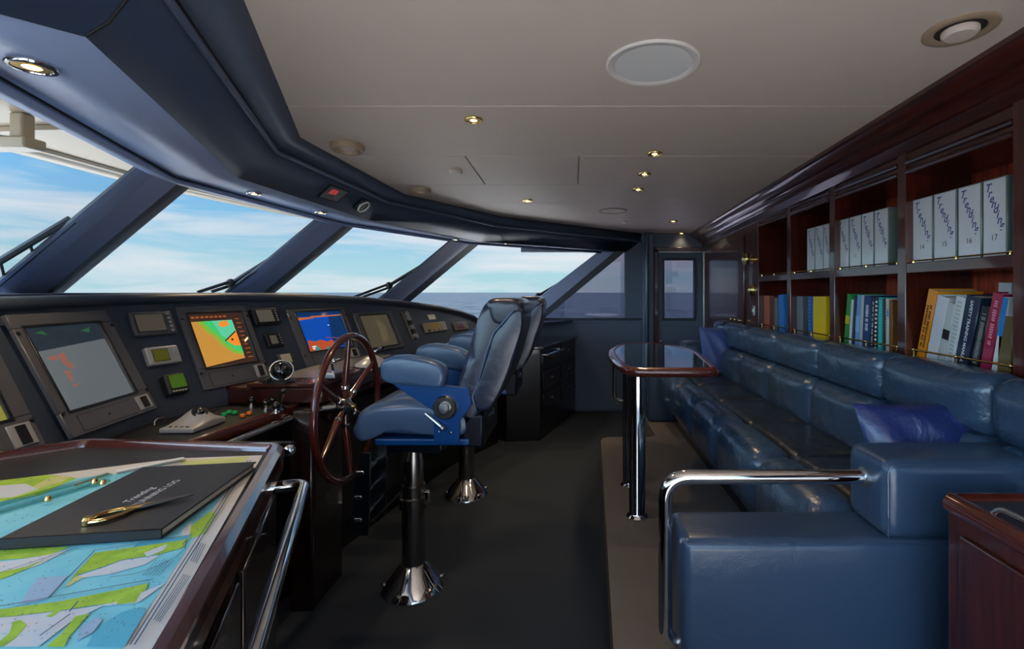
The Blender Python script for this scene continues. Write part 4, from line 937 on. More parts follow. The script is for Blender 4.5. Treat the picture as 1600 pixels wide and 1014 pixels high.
MB().loft(rings, True, False).build('edge_moulding', 'woodr', t, world=True, smooth=60)
MB().prism([off(p, .04, ZT - .035) for p in oc2], (0, 0, .037)).build('tabletop', mat('black_gloss_top', '#07070a', .05, coat=1, coat_rough=.02), t, world=True)
for x, y in ((.335, 2.60), (.345, 3.02)):
    lg = MB().lathe([(.058, .0), (.058, .01), (.050, .02), (.043, .03), (.043, ZT - .245), (.060, ZT - .24), (.060, ZT - .235)], (x, y, .2), n=32).build('leg', 'chrome', t, world=True)

# ------------------------------------------------------------------ sofa
sf = thing('sofa', 'long navy leather corner sofa with tufted back cushions below the bookcase', 'sofa', (1.15, 3.0, .2))
ZS = EYE - .71
XB = 1.36
D = [1.62, 2.19, 2.76, 3.33, 3.90, 4.48]
MB().box((.90, 1.6, .2), (1.45, 4.5, .30)).build('plinth', 'black', sf, world=True)
MB().box((.89, 1.6, .26), (1.45, 4.5, ZS - .10)).build('base', 'leather', sf, world=True, bevel=.01)
for a, b in zip(D, D[1:]):
    c = (a + b) / 2; h = (b - a) / 2 - .002
    MB().rbox((.885, c, ZS - .14), (.105, h, .145), .085, (.012, 0, .012)).build('seat_front_roll', 'leather', sf, world=True)
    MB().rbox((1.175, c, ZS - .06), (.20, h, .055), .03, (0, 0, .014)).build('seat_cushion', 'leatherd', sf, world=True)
Db = [1.30] + [1.60, 2.17, 2.74, 3.31, 3.88, 4.45]
for a, b in zip(Db, Db[1:]):
    c = (a + b) / 2; h = (b - a) / 2 - .001
    def ripple(p):
        # vertical pinch in the middle of the cushion
        return V((p.x - .004 * math.exp(-(p.y / .012) ** 2) * (1 if p.x < 0 else 0) * -1, p.y, p.z))
    MB().rbox((1.41, c, EYE - .372), (.082, h, .103), .055, (.03, 0, .006), mid=12, fn=ripple).build('back_cushion', 'leather', sf, world=True)
    MB().rbox((1.39, c, EYE - .615), (.10, h, .145), .065, (.035, 0, .0), mid=12, fn=ripple).build('back_cushion', 'leather', sf, world=True)
# near return and arm
def topflat(p): return p
MB().rbox((.895, 1.5325, ZS - .30), (.58, .1055, .30), .03, (0, .004, .0)).build('return_block', 'leathers', sf, world=True)
ar = MB().rbox((1.193, 1.53, EYE - .598), (.298, .105, .113), .035, (.0, .006, .008), mid=10).build('armrest', 'leathers', sf, world=True)
pr = bent([(.905, 1.432, ZS + .01), (.905, 1.432, EYE - .495), (1.47, 1.432, EYE - .495)], .03)
MB().tube(pr, .0025, 6).build('stitching', 'leather', ar, world=True)
MB().tube([(.33, 1.432, ZS - .012), (1.3, 1.432, ZS - .012)], .0025, 6).build('stitching', 'leather', sf, world=True)
# far return and arm
MB().rbox((.98, 4.61, .2 + .24), (.30, .11, .24), .03).build('return_block', 'leathers', sf, world=True)
MB().rbox((1.19, 4.60, EYE - .60), (.22, .11, .15), .05, (0, .01, .01)).build('armrest', 'leathers', sf, world=True)
MB().rbox((1.395, 4.60, EYE - .42), (.07, .12, .16), .05, (.02, 0, 0)).build('back_cushion', 'leather', sf, world=True)
# pillows
def pillow(c, U, Vv, w, h, th, m, label, ripple=.008):
    f = Fr(c, U, Vv); mb = MB(); n = 18; vs = []; fs = []
    def P2(u, v, s):
        e = (1 - abs(u) ** 2.6) ** .5 * (1 - abs(v) ** 2.6) ** .5
        pin = 1 - .05 * (1 - u * u) if 0 else 1
        ww = w / 2 * (1 - .07 * (1 - abs(v)) * 0 - .06 * math.cos(v * PI / 2) ** 1) ; hh_ = h / 2 * (1 - .07 * math.cos(u * PI / 2))
        return f.O + f.U * (u * ww) + f.V * (v * hh_) + f.N * (s * th / 2 * e + ripple * math.sin(u * 7 + v * 4) * e)
    for s in (1, -1):
        b = len(vs)
        for i in range(n + 1):
            for j in range(n + 1): vs.append(P2(-1 + 2 * i / n, -1 + 2 * j / n, s))
        for i in range(n):
            for j in range(n): 
                q = (b + i * (n + 1) + j, b + (i + 1) * (n + 1) + j, b + (i + 1) * (n + 1) + j + 1, b + i * (n + 1) + j + 1); fs.append(q if s > 0 else q[::-1])
    mb.add(vs, fs); o = mb.build('throw_pillow', m, smooth=80); return tag(o, label, 'pillow')
pillow((1.235, 1.735, EYE - .53), (1, .0, 0.03), (0, .35, 1), .46, .30, .13, 'pillow', 'shiny indigo pillow lying behind the near sofa arm')
pillow((1.275, 4.33, EYE - .50), (1, .06, 0.02), (0, .22, 1), .34, .42, .14, 'pillow2', 'square navy pillow leaning in the far corner of the sofa')
# big chrome rail by the near arm
r_ = bent([(.905, 1.525, EYE - .563), (.2826, 1.525, EYE - .563), (.2826, 1.525, EYE - 1.06), (.36, 1.525, EYE - 1.068)], .075, 10)
t = thing('grab_rail', 'large polished steel grab rail bent down in front of the near sofa arm', 'grab rail', (.2826, 1.525, .2))
MB().tube(r_, .0215, 24).build('tube', 'chrome', t, world=True)
MB().lathe([(.030, 0), (.030, .02), (.0215, .024)], (.905, 1.525, EYE - .563), (-1, 0, 0), 24).build('end_collar', 'brushed', t, world=True)
r2 = bent([(.88, 4.60, EYE - .56), (.385, 4.60, EYE - .56), (.385, 4.60, EYE - 1.0), (.66, 4.60, EYE - 1.0)], .075, 8)
tag(MB().tube(r2, .019, 14).build('grab_rail', 'chrome'), 'slim chrome grab rail seen behind the table columns at the far sofa end', 'grab rail')

# ------------------------------------------------------------------ bookcase
XF = 1.5; XK = 1.80
t = thing('bookcase', 'built-in mahogany bookcase with open bays above the sofa back', 'bookcase', (1.66, 2.6, 0))
posts = [1.03, 1.675, 2.28, 2.89, 3.47, 4.06]; pw_ = .028
zu, zl = EYE + .131, EYE - .30; ztop = EYE + .53
MB().box((XK, .2, 0), (XK + .03, 4.1, 2.25)).build('back_panel', 'woodin', t, world=True)
for y in posts:
    MB().box((XF, y - pw_, 0), (XK, y + pw_, zc(y) - .06)).build('upright', 'wood', t, world=True, bevel=.003)
for a, b in zip(posts, posts[1:]):
    MB().box((XF + .004, a + pw_, zu - .045), (XK, b - pw_, zu)).build('shelf', 'woodh', t, world=True, bevel=.003)
    MB().box((XF + .004, a + pw_, zl - .03), (XK, b - pw_, zl)).build('shelf', 'woodh', t, world=True, bevel=.003)
    MB().box((XF + .004, a + pw_, ztop), (XK, b - pw_, ztop + .02)).build('shelf', 'woodh', t, world=True, bevel=.003)
    hd = MB(); hd.box((XF + .012, a + pw_, ztop + .02), (XF + .05, b - pw_, zc(b) - .05)); hd.tube([(XF + .01, a + pw_, ztop + .055), (XF + .01, b - pw_, ztop + .055)], .014, 10)
    hd.tube([(XF + .008, a + pw_, ztop + .012), (XF + .008, b - pw_, ztop + .012)], .013, 10)
    hd.build('header_board', 'woodh', t, world=True)
    # brass fiddle rails
    for z, big in ((zl + .045, 1), (zu + .010, 0)):
        xr = XF + .018
        rr = MB().tube([(xr, a + pw_, z), (xr, b - pw_, z)], .0045 if big else .003, 8).build('fiddle_rail', 'brass', t, world=True)
        mb = MB()
        for q in (.05, .5, .95): y = a + pw_ + (b - a - 2 * pw_) * q; mb.tube([(xr, y, (zl if big else zu)), (xr, y, z)], .005, 8); mb.sphere((xr, y, z), .008 if big else .006, 10)
        mb.build('rail_post', 'brass', rr, world=True)
MB().box((XF + .02, .2, 0), (XK, 4.06, zl - .03)).build('lower_panel', 'wood', t, world=True)
# crown that follows the cambered ceiling
prof = [(1.358, .0), (1.358, -.018), (1.372, -.026), (1.385, -.050), (1.405, -.066), (1.430, -.072), (1.438, -.084), (1.455, -.100), (1.478, -.108), (1.486, -.125), (1.498, -.150), (1.512, -.155), (1.512, .0)]
cr_ = MB().loft([[V((x, y, zc(y) + z)) for x, z in prof] for y in (NEARW, 2.5, FARW)]); cr_.build('cornice', 'woodh', t, world=True, smooth=25)
# closed panelling beyond the bookcase
MB().box((XF, 4.09, 0), (XK, FARW, 2.2)).build('wall_right', 'wood', kind='structure')
mb = MB(); mb.box((XF - .012, 4.35, EYE - .28), (XF, 5.55, EYE + .50)); mb.build('trim_21', 'wood', kind='structure', bevel=.006)
MB().box((XF, NEARW, 0), (XK, 1.0, 2.2)).build('wall_right_near', 'wood', kind='structure')
# brass lights
for py, lab in ((405, 'upper polished brass wall lamp at the far end of the bookcase'), (453, 'lower brass wall lamp below the other at the far end of the bookcase')):
    z = EYE + (CY - py) / F * 4.15
    t = thing('wall_lamp', lab, 'wall lamp', (XF, 4.16, z), 'brass wall lamps')
    MB().lathe([(.045, 0), (.045, .008), (.02, .014), (.02, .03), (.028, .034), (.05, .045), (.055, .062), (.048, .075), (.02, .082), (0, .083)] if py < 420 else [(.055, 0), (.055, .01), (.045, .018), (.03, .022), (.02, .03), (0, .032)], (0, 0, 0), (-1, 0, 0), 24).build('shade', 'brass', t)
    MB().sphere((-.08 if py < 420 else -.03, 0, 0), .014, 12).build('bulb', mat('pearl_bulb', '#efe6cf', .3), t)
t = thing('wall_switch', 'small chrome switch plate on the panelling under the brass lamps', 'switch', (XF, 4.14, EYE - .15)); MB().box((-.006, -.015, -.04), (0, .015, .04)).build('plate', 'brushed', t, bevel=.001); MB().box((-.012, -.005, -.012), (-.006, .005, .012)).build('toggle', 'white', t)
t = thing('wall_hook', 'small row of brass hooks on the panelling above the far pillow', 'hook rail', (XF - .012, 4.5, EYE - .245)); MB().tube([(-.02, -.15, 0), (-.02, .15, 0)], .006, 8).build('bar', 'brass', t)
for k in (-1, 0, 1): MB().sphere((-.025, k * .12, .0), .013, 10).build('hook', 'brass', t)

# ------------------------------------------------------------------ binders and books
GFr = lambda y, z, x: Fr((x, y, z), (0, -1, 0), (0, 0, 1))     # U toward the camera end, N = ?
def vol(px0, px1, pytop, x, zb, col, label, name, group, lean=0, depth=.20, art=None, cover=None, mat2='pages', hgt=None):
    """a volume standing on a shelf: px0 (far edge) and px1 (near edge) of its spine at the foot"""
    y1, y0 = x * F / (px0 - CX), x * F / (px1 - CX)     # far, near
    th = max(y1 - y0, .006); h = hgt if hgt else EYE + (CY - pytop) / F * ((y0 + y1) / 2) - zb
    m = Matrix.Translation((x, (y0 + y1) / 2, zb + (math.sin(abs(lean)) * th / 2))) @ Matrix.Rotation(lean, 4, 'X')
    t = thing(name, label, 'binder' if name == 'ring_binder' else 'book', group=group, m=m)
    c = .0025; b = th / 2
    cm = col if not isinstance(col, str) or col in M else mat('cover_' + col.strip('#'), col, .4, coat=.3)
    mb = MB(); mb.box((0, -b, 0), (c, b, h)); mb.box((c, -b, 0), (depth, -b + c, h)); mb.box((c, b - c, 0), (depth, b, h))
    mb.build('cover', cm, t, bevel=.001, seg=1)
    if th > .01: MB().box((c, -b + c, .004), (depth - .005, b - c, h - .006)).build('pages', mat2, t)
    if art: art(t, th, h)
    return t
SF = Fr((-.0004, 0, 0), (0, -1, 0), (0, 0, 1))   # spine frame: N must face -X
if SF.N.x > 0: pass
def sfr(): 
    f = Fr((0, 0, 0), (0, -1, 0), (0, 0, 1)); return f
assert Fr((0, 0, 0), (0, -1, 0), (0, 0, 1)).N.x < 0
def binder_art(num, glare=0):
    def art(t, th, h):
        f = sfr(); mb = MB(); word = 'Trending'; s = .030 * min(1.25, th / .075)
        n = len(word); 
        for i, chh in enumerate(word):
            q = i / (n - 1); text_on(mb, chh, s * 1.12, f, -th * .29 + th * .58 * q, h * .84 - h * .50 * q, .0012, rot=0, shear=.3, base=True, bold=.0007)
        mb.build('lettering', 'navyink', t)
        MB().box((-.0008, -th * .46, h * .01), (0, th * .46, h * .985)).build('spine_label', 'binder', t)
        if num:
            mb = MB(); text_on(mb, num, .030, f, 0, h * .24, .0012); mb.build('number', 'ink', t)
    return art
UP = 'white ring binders on the upper shelf'
ub = EYE + .131
for k, (a, b, top, num) in enumerate([(1426, 1457, 299, '14'), (1459, 1494, 292, '15'), (1497, 1533, 281, '16'), (1536, 1573, 268, '17')]):
    vol(a, b, top, 1.535, ub, 'binderedge', ['white ring binder, leftmost of the four large binders in the nearest upper bay', 'white ring binder numbered 15', 'white ring binder numbered 16', 'white ring binder numbered 17'][k], 'ring_binder', UP, depth=.24, art=binder_art(num), hgt=.285)
for k, (a, b, num) in enumerate([(1309.5, 1326.5, None), (1327.5, 1345.5, '11'), (1346.5, 1365, None), (1366.5, 1388, None)]):
    vol(a, b, 0, 1.535, ub, 'binderedge', ['white ring binder, leftmost of four in the second upper bay', 'white ring binder numbered 11 in the second upper bay', 'white ring binder, third from the left in the second upper bay', 'white ring binder, rightmost of four in the second upper bay'][k], 'ring_binder', UP, depth=.24, art=binder_art(num), hgt=.285)
for k, (a, b) in enumerate([(1261, 1273), (1273.6, 1286.5), (1287, 1296)]):
    vol(a, b, 0, 1.535, ub, 'binderedge', ['white ring binder, leftmost of three in the third upper bay', 'white ring binder, middle of three in the third upper bay', 'white ring binder half hidden by the upright in the third upper bay'][k], 'ring_binder', UP, depth=.24, art=binder_art(None), hgt=.285)
def spine_text(txt, m_, size=.018, zc_=.5, w=None):
    def art(t, th, h):
        f = sfr(); mb = MB(); text_on(mb, txt, size, f, 0, h * zc_, .0015, rot=-PI / 2, bold=.0004); mb.build('lettering', m_, t)
    return art
def marks(m_, z0=.12, z1=.8, w=.4, rows=1):
    """lettering too small to read in the photograph: short irregular strokes down the spine"""
    def art(t, th, h):
        mb = MB(); rnd = random.Random(int(th * 1e5))
        for r in range(rows):
            y0 = (r - (rows - 1) / 2) * th * .36; z = h * z0
            while z < h * z1:
                l = h * rnd.uniform(.012, .022); ww = th * w / rows * rnd.uniform(.35, .5)
                mb.box((-.0012, y0 - ww, z), (0, y0 + ww, z + l)); z += l + h * (.012 if rnd.random() < .8 else .04)
        mb.build('lettering', m_, t)
    return art
def band(z0, z1, m_, extra=None):
    def art(t, th, h):
        MB().box((-.001, -th * .5, h * z0), (0, th * .5, h * z1)).build('spine_band', m_, t)
        if extra: extra(t, th, h)
    return art
def dashes(m_, n=14, w=.5):
    def art(t, th, h):
        mb = MB()
        for k in range(n): z = h * (.04 + .92 * k / n); mb.box((-.0025, -th * .5 * w, z), (0, th * .5 * w, z + h * .035))
        mb.build('binding', m_, t)
    return art
lb = zl; G1 = 'books leaning in the nearest lower bay'; x_ = 1.545
L = math.radians
def vol2(foot0, foot1, top, col, label, lean, group, art=None, depth=.2, name='book', x=x_, h=.3, mat2='pages'):
    return vol(foot0, foot1, 0, x, lb, col, label, name, group, lean=lean, depth=depth, art=art, hgt=h, mat2=mat2)
vol2(1431, 1443, 0, '#e08a10', 'bright orange paperback leaning at the left end of the nearest lower bay', L(15), G1, marks('ink', .18, .78, .5, 2), h=.315, mat2='pages')
vol2(1447, 1463, 0, '#c9cbd0', 'thick silvery white binder leaning against the orange paperback', L(14), G1, band(.2, .24, 'pages'), h=.285)
vol2(1465, 1475, 0, '#b8bab8', 'pale grey volume with a black label patch on its spine', L(13), G1, band(.40, .56, 'ink'), h=.26)
vol2(1476, 1489, 0, '#d0d2d2', 'white spiral-bound volume just left of the navy training manual', L(13), G1, dashes('silver', 16, .5), h=.285)
vol2(1491, 1511, 0, '#10203c', 'navy training manual with white spine lettering', L(13), G1, spine_text('SAFETY TRAINING MANUAL', 'whiteink', .020), h=.285)
vol2(1514, 1527, 0, '#101214', 'black volume between the navy manual and the crimson book', L(14), G1, marks(mat('grey_print', '#8a8c8a', .6), .1, .9, .5), h=.25)
vol2(1530, 1545, 0, '#9c1840', 'crimson hardback leaning near the right upright', L(12), G1, marks(mat('pink_print', '#d890a0', .6), .35, .9, .4), h=.30)
vol2(1548, 1556, 0, '#cfd2cc', 'thin volume with a blue upper spine and white lower spine', L(11), G1, band(.5, 1.0, mat('sky_band', '#1c7cc0', .4)), h=.285)
vol2(1558, 1578, 0, '#6a5630', 'olive brown volume with a mottled cover at the right end of the nearest lower bay', L(3), G1, None, h=.215, depth=.22)
vol(1552, 1572, 0, 1.60, lb, '#a9abac', 'tall grey binder standing behind the crimson hardback', 'ring_binder', 'spare', lean=L(4), depth=.18, hgt=.335)
G2 = 'books in the second lower bay'
vol2(1318, 1324, 0, '#1a8a3c', 'green book with a yellow badge at the left of the second lower bay', L(8), G2, band(.42, .58, mat('yellow_badge', '#c8c020', .5)), h=.29)
vol2(1325.5, 1329, 0, '#d4d6d6', 'slim white booklet beside the green book', L(7), G2, None, h=.26)
vol2(1330, 1334, 0, '#1c2c50', 'slim dark blue booklet between the white booklet and the light blue book', L(6), G2, None, h=.28)
vol2(1335, 1341, 0, '#6a9ccc', 'light blue book in the second lower bay', L(6), G2, band(.3, .6, mat('pale_band', '#8ab4dc', .5)), h=.285)
vol2(1342, 1346, 0, '#b8bab4', 'pale grey book between the light blue and the dark blue ones', L(5), G2, None, h=.285)
vol2(1347, 1358, 0, '#123a72', 'dark blue book with white spine lettering in the second lower bay', L(4), G2, marks('whiteink', .35, .85, .45), h=.28)
vol2(1359, 1364, 0, '#141414', 'black book with a white dashed spine, left one of two', L(4), G2, marks('whiteink', .1, .9, .35), h=.275)
vol2(1365, 1370, 0, '#0c0e10', 'black spiral-bound book with white binding loops', L(3), G2, dashes('white', 12, .5), h=.28)
vol2(1371, 1378, 0, '#1aa0a0', 'turquoise spiral book in the second lower bay', L(2), G2, dashes(mat('teal_loops', '#50c8c0', .4), 18, .4), h=.275)
vol2(1379, 1383, 0, '#1c3820', 'dark green book beside the turquoise one', 0, G2, None, h=.27)
vol2(1384, 1388, 0, '#d0ccc0', 'cream spiral book with a blue tab in the second lower bay', 0, G2, band(.68, .8, mat('sky_band', '#1c7cc0', .4), dashes('silver', 18, .5)), h=.27)
vol2(1389, 1394, 0, '#7a4c20', 'brown book at the right end of the second lower bay', 0, G2, None, h=.265)
G3 = 'books in the third lower bay'
vol2(1241.5, 1254, 0, '#6c7684', 'thick blue-grey binder in the third lower bay', 0, G3, None, h=.275)
vol2(1255, 1261, 0, '#3a3830', 'dark olive book beside the blue-grey binder', 0, G3, None, h=.27)
vol2(1262, 1269, 0, '#1c5ca0', 'blue book left of the yellow one', 0, G3, dashes(mat('blue_print', '#3c7cc0', .4), 10, .5), h=.275)
vol2(1270.5, 1290, 0, '#e8c408', 'bright yellow thick book, the widest in the third lower bay', 0, G3, None, h=.275)
G4 = 'books in the farthest lower bay'
vol2(1192, 1202, 0, '#b0562c', 'orange brown book at the left of the farthest lower bay', 0, G4, None, h=.275)
vol2(1203, 1209, 0, '#6a2c1c', 'dark red brown book in the farthest lower bay', 0, G4, None, h=.275)
vol2(1210, 1214, 0, '#6c7078', 'thin grey book in the farthest lower bay', 0, G4, None, h=.26)
vol2(1218, 1226, 0, '#2c7cc8', 'shiny blue book tilted against the upright of the farthest lower bay', L(-5), G4, None, h=.28)

# ------------------------------------------------------------------ chart table
ZK = EYE - .40
c1, c2, c3 = PZ(445, 697, ZK), PZ(140, 690, ZK), PZ(-60, 721, ZK); c4 = PZ(283, 1014, ZK)
dirr = (c4 - c1).normalized(); c5 = c1 + dirr * 1.3; c6 = V((-1.25, c5.y, ZK))
c3 = c2 + (c3 - c2).normalized() * .17; c6 = V((c3.x + .25, c5.y, ZK))
t = thing('chart_table', 'mahogany-edged chart table with a dark top in the left foreground', 'chart table', (-.95, .7, 0))
tp = [c1, c2, c3, c6, c5]
MB().prism([p + V((0, 0, -.025)) for p in tp], (0, 0, .02)).build('tabletop', mat('chart_top', '#2c2e34', .35, bump=(500, .1)), t, world=True)
def moul(path, w, h, zoff=0, side=1):
    rings = []
    for i, p in enumerate(path):
        a = path[max(0, i - 1)]; b = path[min(len(path) - 1, i + 1)]; d = (b - a); d.z = 0; d.normalize(); nn = V((d.y, -d.x, 0)) * side
        if 0 < i < len(path) - 1:
            d0 = (p - a).normalized(); d1 = (b - p).normalized(); nn = nn / max(.4, math.cos(d0.angle(d1) / 2))
        pr = [(0, -.05), (w, -.05), (w, -.02), (w * .92, .0), (w * .70, h), (w * .3, h), (0.0, h * .2)]
        rings.append([p + nn * x + V((0, 0, z + zoff)) for x, z in pr])
    return rings
path = [c3, c2, c1, c5]
c1r = c1
def roundp(a, b, c, r, n=6): return bent([a, b, c], r, n)
path = [c3] + bent([c3, c2, c1], .03, 4)[1:-1] + bent([c2, c1, c5], .03, 6)[1:-1] + [c5]
inner = path
MB().loft(moul([p for p in path], -.034, .012, side=-1)).build('edge_moulding', 'woodr', t, world=True, smooth=40) if 0 else MB().loft(moul(path, .034, .012, side=1)).build('edge_moulding', 'woodr', t, world=True, smooth=40)
# body below
ins = lambda p, k: V((p.x - k, p.y - k, p.z))
bd = [V((c1.x - .05, c1.y - .05, 0)), V((c2.x + .02, c2.y - .05, 0)), V((c3.x + .06, c3.y - .03, 0)), V((c6.x, c6.y, 0)), V((c5.x - .05, c5.y, 0))]
bd = [V((c1.x - .015, c1.y - .03, 0)), V((c2.x, c2.y - .03, 0)), V((c3.x + .03, c3.y, 0)), V((c6.x, c6.y, 0)), V((c5.x - .015, c5.y, 0))]
MB().prism(bd, (0, 0, ZK - .05)).build('body', 'black', t, world=True)
pn = MB(); e0, e1 = V((bd[0].x, bd[0].y, 0)), V((bd[4].x, bd[4].y, 0)); nrm = V(((e0 - e1).y, -(e0 - e1).x, 0)).normalized()
for k in range(3):
    q0, q1 = e0.lerp(e1, .03 + .32 * k), e0.lerp(e1, .32 + .32 * k)
    df = MB().hexa([q0 + V((0, 0, .35)), q1 + V((0, 0, .35)), q1 + V((0, 0, .87)), q0 + V((0, 0, .87))] + [q + nrm * .014 for q in (q0 + V((0, 0, .35)), q1 + V((0, 0, .35)), q1 + V((0, 0, .87)), q0 + V((0, 0, .87)))]).build('cabinet_door', mat('ebony_front', '#1c0e0a', .25, coat=.6), t, world=True, bevel=.004)
# rail
ro = nrm * .095
g0 = c1 + dirr * .055 + V((0, 0, -.085)) - nrm * .02; g1 = c1 + dirr * 1.0 + V((0, 0, -.085)) - nrm * .02
tag(MB().tube(bent([g0, g0 + nrm * .072, g1 + nrm * .072, g1], .035, 8), .0135, 20).build('grab_rail', 'chrome'), 'chrome grab rail running along the side of the chart table', 'grab rail')
# small chrome knob on the console side behind the rail
p = P(452, 703, 1.62); t = thing('cabinet_latch', 'small chrome latch on the dark cabinet just right of the chart table corner', 'latch', (p.x, p.y, p.z)); MB().lathe([(.018, 0), (.018, .006), (.010, .012), (.012, .026), (0, .03)], (0, 0, 0), (.6, -.8, 0), 18).build('knob', 'chrome', t); MB().box((-.2, .004, -.02), (.0, .03, .02)).build('bracket', 'black', t)
# chart
ZCH = ZK - .004
def ch(px, py): return PZ(px, py, ZCH)
dr_ = (ch(238, 1014) - ch(410, 712)).normalized()
outl = [ch(410, 712), ch(275, 717), ch(150, 733), ch(0, 752), ch(-90, 764)]
botr = ch(410, 712) + dr_ * 1.0; botl = V((outl[-1].x + .22, botr.y, ZCH))
pw = mat('chart_water', '#8fdde8', .75, var=(9, '#78cfe0'))
pgr = mat('chart_land_green', '#b6da48', .75, var=(30, '#93bd38')); pwh = mat('chart_shallow', '#ddd9dc', .75, var=(26, '#c8dce4')); pmg = mat('chart_margin', '#d9d4cd', .75)
ptn = mat('chart_land_yellow', '#d4d58c', .75, var=(20, '#c4cc78')); pdk = mat('chart_deep_water', '#5fbcd4', .75); plv = mat('chart_lavender', '#a4c0da', .75); plin = mat('chart_line', '#54687a', .8)
mb = MB(); mb.mat(0).prism(outl + [botl, botr], (0, 0, .0012))
lay = [0]
def cp2(k, pts, m): mb.mat(m).poly([ch(*q) + V((0, 0, .0014 + .00006 * k)) for q in pts])
nmats = [pmg, pw, pgr, pwh, ptn, pdk, plv, plin]
k = 0
def lay_(pts, m):
    global k
    k += 1; cp2(k, pts, m)
lay_([(382, 722), (300, 728), (150, 745), (0, 762), (-60, 770), (-700, 1500), (-124, 1500)], 1)
lay_([(-330, 1180), (-60, 1120), (40, 1130), (-30, 1210), (-200, 1290), (-420, 1320)], 2); lay_([(-300, 1230), (-120, 1190), (-60, 1230), (-200, 1300), (-400, 1330)], 3)
# far strip of the sheet
lay_([(0, 752), (75, 743), (120, 748), (60, 775), (0, 785), (-40, 790), (-50, 765)], 2); lay_([(0, 760), (40, 757), (60, 765), (20, 778), (-30, 782)], 3)
lay_([(78, 747), (112, 745), (96, 755), (60, 765), (50, 762)], 4); lay_([(275, 722), (330, 718), (390, 714), (380, 724), (300, 730)], 4)
# right of the book
lay_([(330, 800), (337, 806), (322, 835), (300, 842), (285, 846), (296, 826)], 2); lay_([(284, 830), (300, 815), (296, 840), (283, 846)], 3)
lay_([(262, 842), (300, 838), (285, 850), (240, 858), (200, 864), (215, 850)], 5)
# strip under the book
lay_([(0, 858), (110, 856), (70, 872), (15, 876), (-20, 880), (-20, 858)], 2); lay_([(20, 878), (80, 868), (110, 860), (60, 885), (0, 905), (-40, 920), (-50, 885)], 3)
lay_([(-20, 900), (40, 888), (75, 874), (40, 892), (0, 908), (-40, 915)], 2)
# inset panel 1
lay_([(148, 866), (285, 846), (297, 842), (285, 858), (250, 868), (190, 877), (160, 888), (122, 900), (100, 922), (118, 898)], 2)
lay_([(122, 902), (160, 890), (190, 878), (250, 870), (225, 885), (195, 893), (170, 900), (130, 905), (105, 920)], 3)
lay_([(225, 866), (262, 852), (255, 862), (230, 872)], 3); lay_([(107, 918), (130, 904), (118, 903), (100, 920)], 4)
lay_([(60, 905), (105, 902), (75, 938), (30, 948), (48, 920)], 6)
# inset panel 2
lay_([(0, 955), (90, 943), (180, 925), (232, 914), (226, 927), (185, 945), (150, 948), (100, 956), (20, 966), (-60, 972), (-60, 962)], 2)
lay_([(25, 966), (100, 957), (150, 950), (190, 942), (228, 926), (262, 912), (215, 945), (160, 950), (110, 975), (60, 1014), (-120, 1014), (-90, 975)], 3)
lay_([(185, 938), (220, 930), (212, 944), (182, 948)], 2); lay_([(118, 966), (140, 962), (108, 998), (100, 1014), (72, 1014), (95, 995)], 2)
lay_([(20, 975), (32, 972), (42, 980), (25, 1000), (5, 1014), (-10, 1014), (15, 992)], 2); lay_([(92, 955), (95, 958), (80, 968), (72, 966)], 2)
lay_([(160, 978), (190, 960), (220, 952), (228, 958), (195, 1014), (135, 1014), (145, 995)], 5)
lay_([(125, 985), (150, 968), (160, 972), (145, 992), (120, 1005)], 6)
# fine lines
def ln(a, b, w=.0009):
    global k
    k += 1; A, B = ch(*a), ch(*b); d = (B - A).normalized(); nn = V((-d.y, d.x, 0)) * w; z = V((0, 0, .0014 + .00006 * 60 + .0000004 * k))
    mb.mat(7).poly([A + nn + z, B + nn + z, B - nn + z, A - nn + z])
for a, b in [((392, 722), (210, 1014)), ((388, 722), (203, 1014)), ((148, 865), (75, 940)), ((0, 953), (240, 910)), ((148, 865), (300, 840)), ((110, 965), (62, 1000)), ((0, 900), (120, 860)), ((122, 945), (108, 962)), ((292, 848), (285, 856))]: ln(a, b)
pts = [(292, 846), (289, 862), (275, 875), (245, 890), (210, 902), (172, 907)]
for a, b in zip(pts, pts[1:]): ln(a, b, .0007)
for i in range(6): ln((240 - i * 5 + 8, 905 + i * 0), (262 - i * 5 + 8, 880), .0004)
for s_ in ((312, 852, 298, 882), (288, 902, 240, 975)):
    for j in range(4): ln((s_[0] + j * 3, s_[1] + j), (s_[2] + j * 3, s_[3] + j), .0005)
for _ in range(420):
    a = random.uniform(0, 330); b = random.uniform(745, 1010)
    if a > 395 - (b - 720) * .70: continue
    ln((a, b), (a + random.uniform(1, 4), b - random.uniform(.5, 2)), .0006)
tag(mb.build('nautical_chart', nmats, smooth=5), 'large nautical chart in turquoise, green and white spread over the chart table', 'chart')
# log book
zt_, zb_ = EYE - .383, ZCH + .0045
q = [PZ(10, 845, zt_), PZ(265, 823, zt_), PZ(392, 723, zt_), PZ(211, 729, zt_)]
ux = (q[1] - q[0]).normalized(); uy = V((-ux.y, ux.x, 0)); wdt, lng = .225, .315
ctr = (q[0] + q[1] + q[2] + q[3]) / 4
U = ((q[1] - q[0]) + (q[2] - q[3])).normalized(); Vy = V((-U.y, U.x, 0))
w_ = ((q[1] - q[0]).length + (q[2] - q[3]).length) / 4; l_ = ((q[2] - q[1]).length + (q[3] - q[0]).length) / 4
mw = Matrix(((U.x, Vy.x, 0, ctr.x), (U.y, Vy.y, 0, ctr.y), (0, 0, 1, zb_), (0, 0, 0, 1)))
H = zt_ - zb_
t = thing('log_book', 'black hardback running log book with white title lying on the chart', 'book', m=mw)
mb = MB(); mb.box((-w_, -l_, 0), (w_, l_, .003)); mb.box((-w_, -l_, H - .003), (w_, l_, H)); mb.box((-w_, -l_, 0), (w_, -l_ + .004, H))
mb.build('cover', mat('log_cover', '#212125', .42, bump=(700, .08)), t, bevel=.0012)
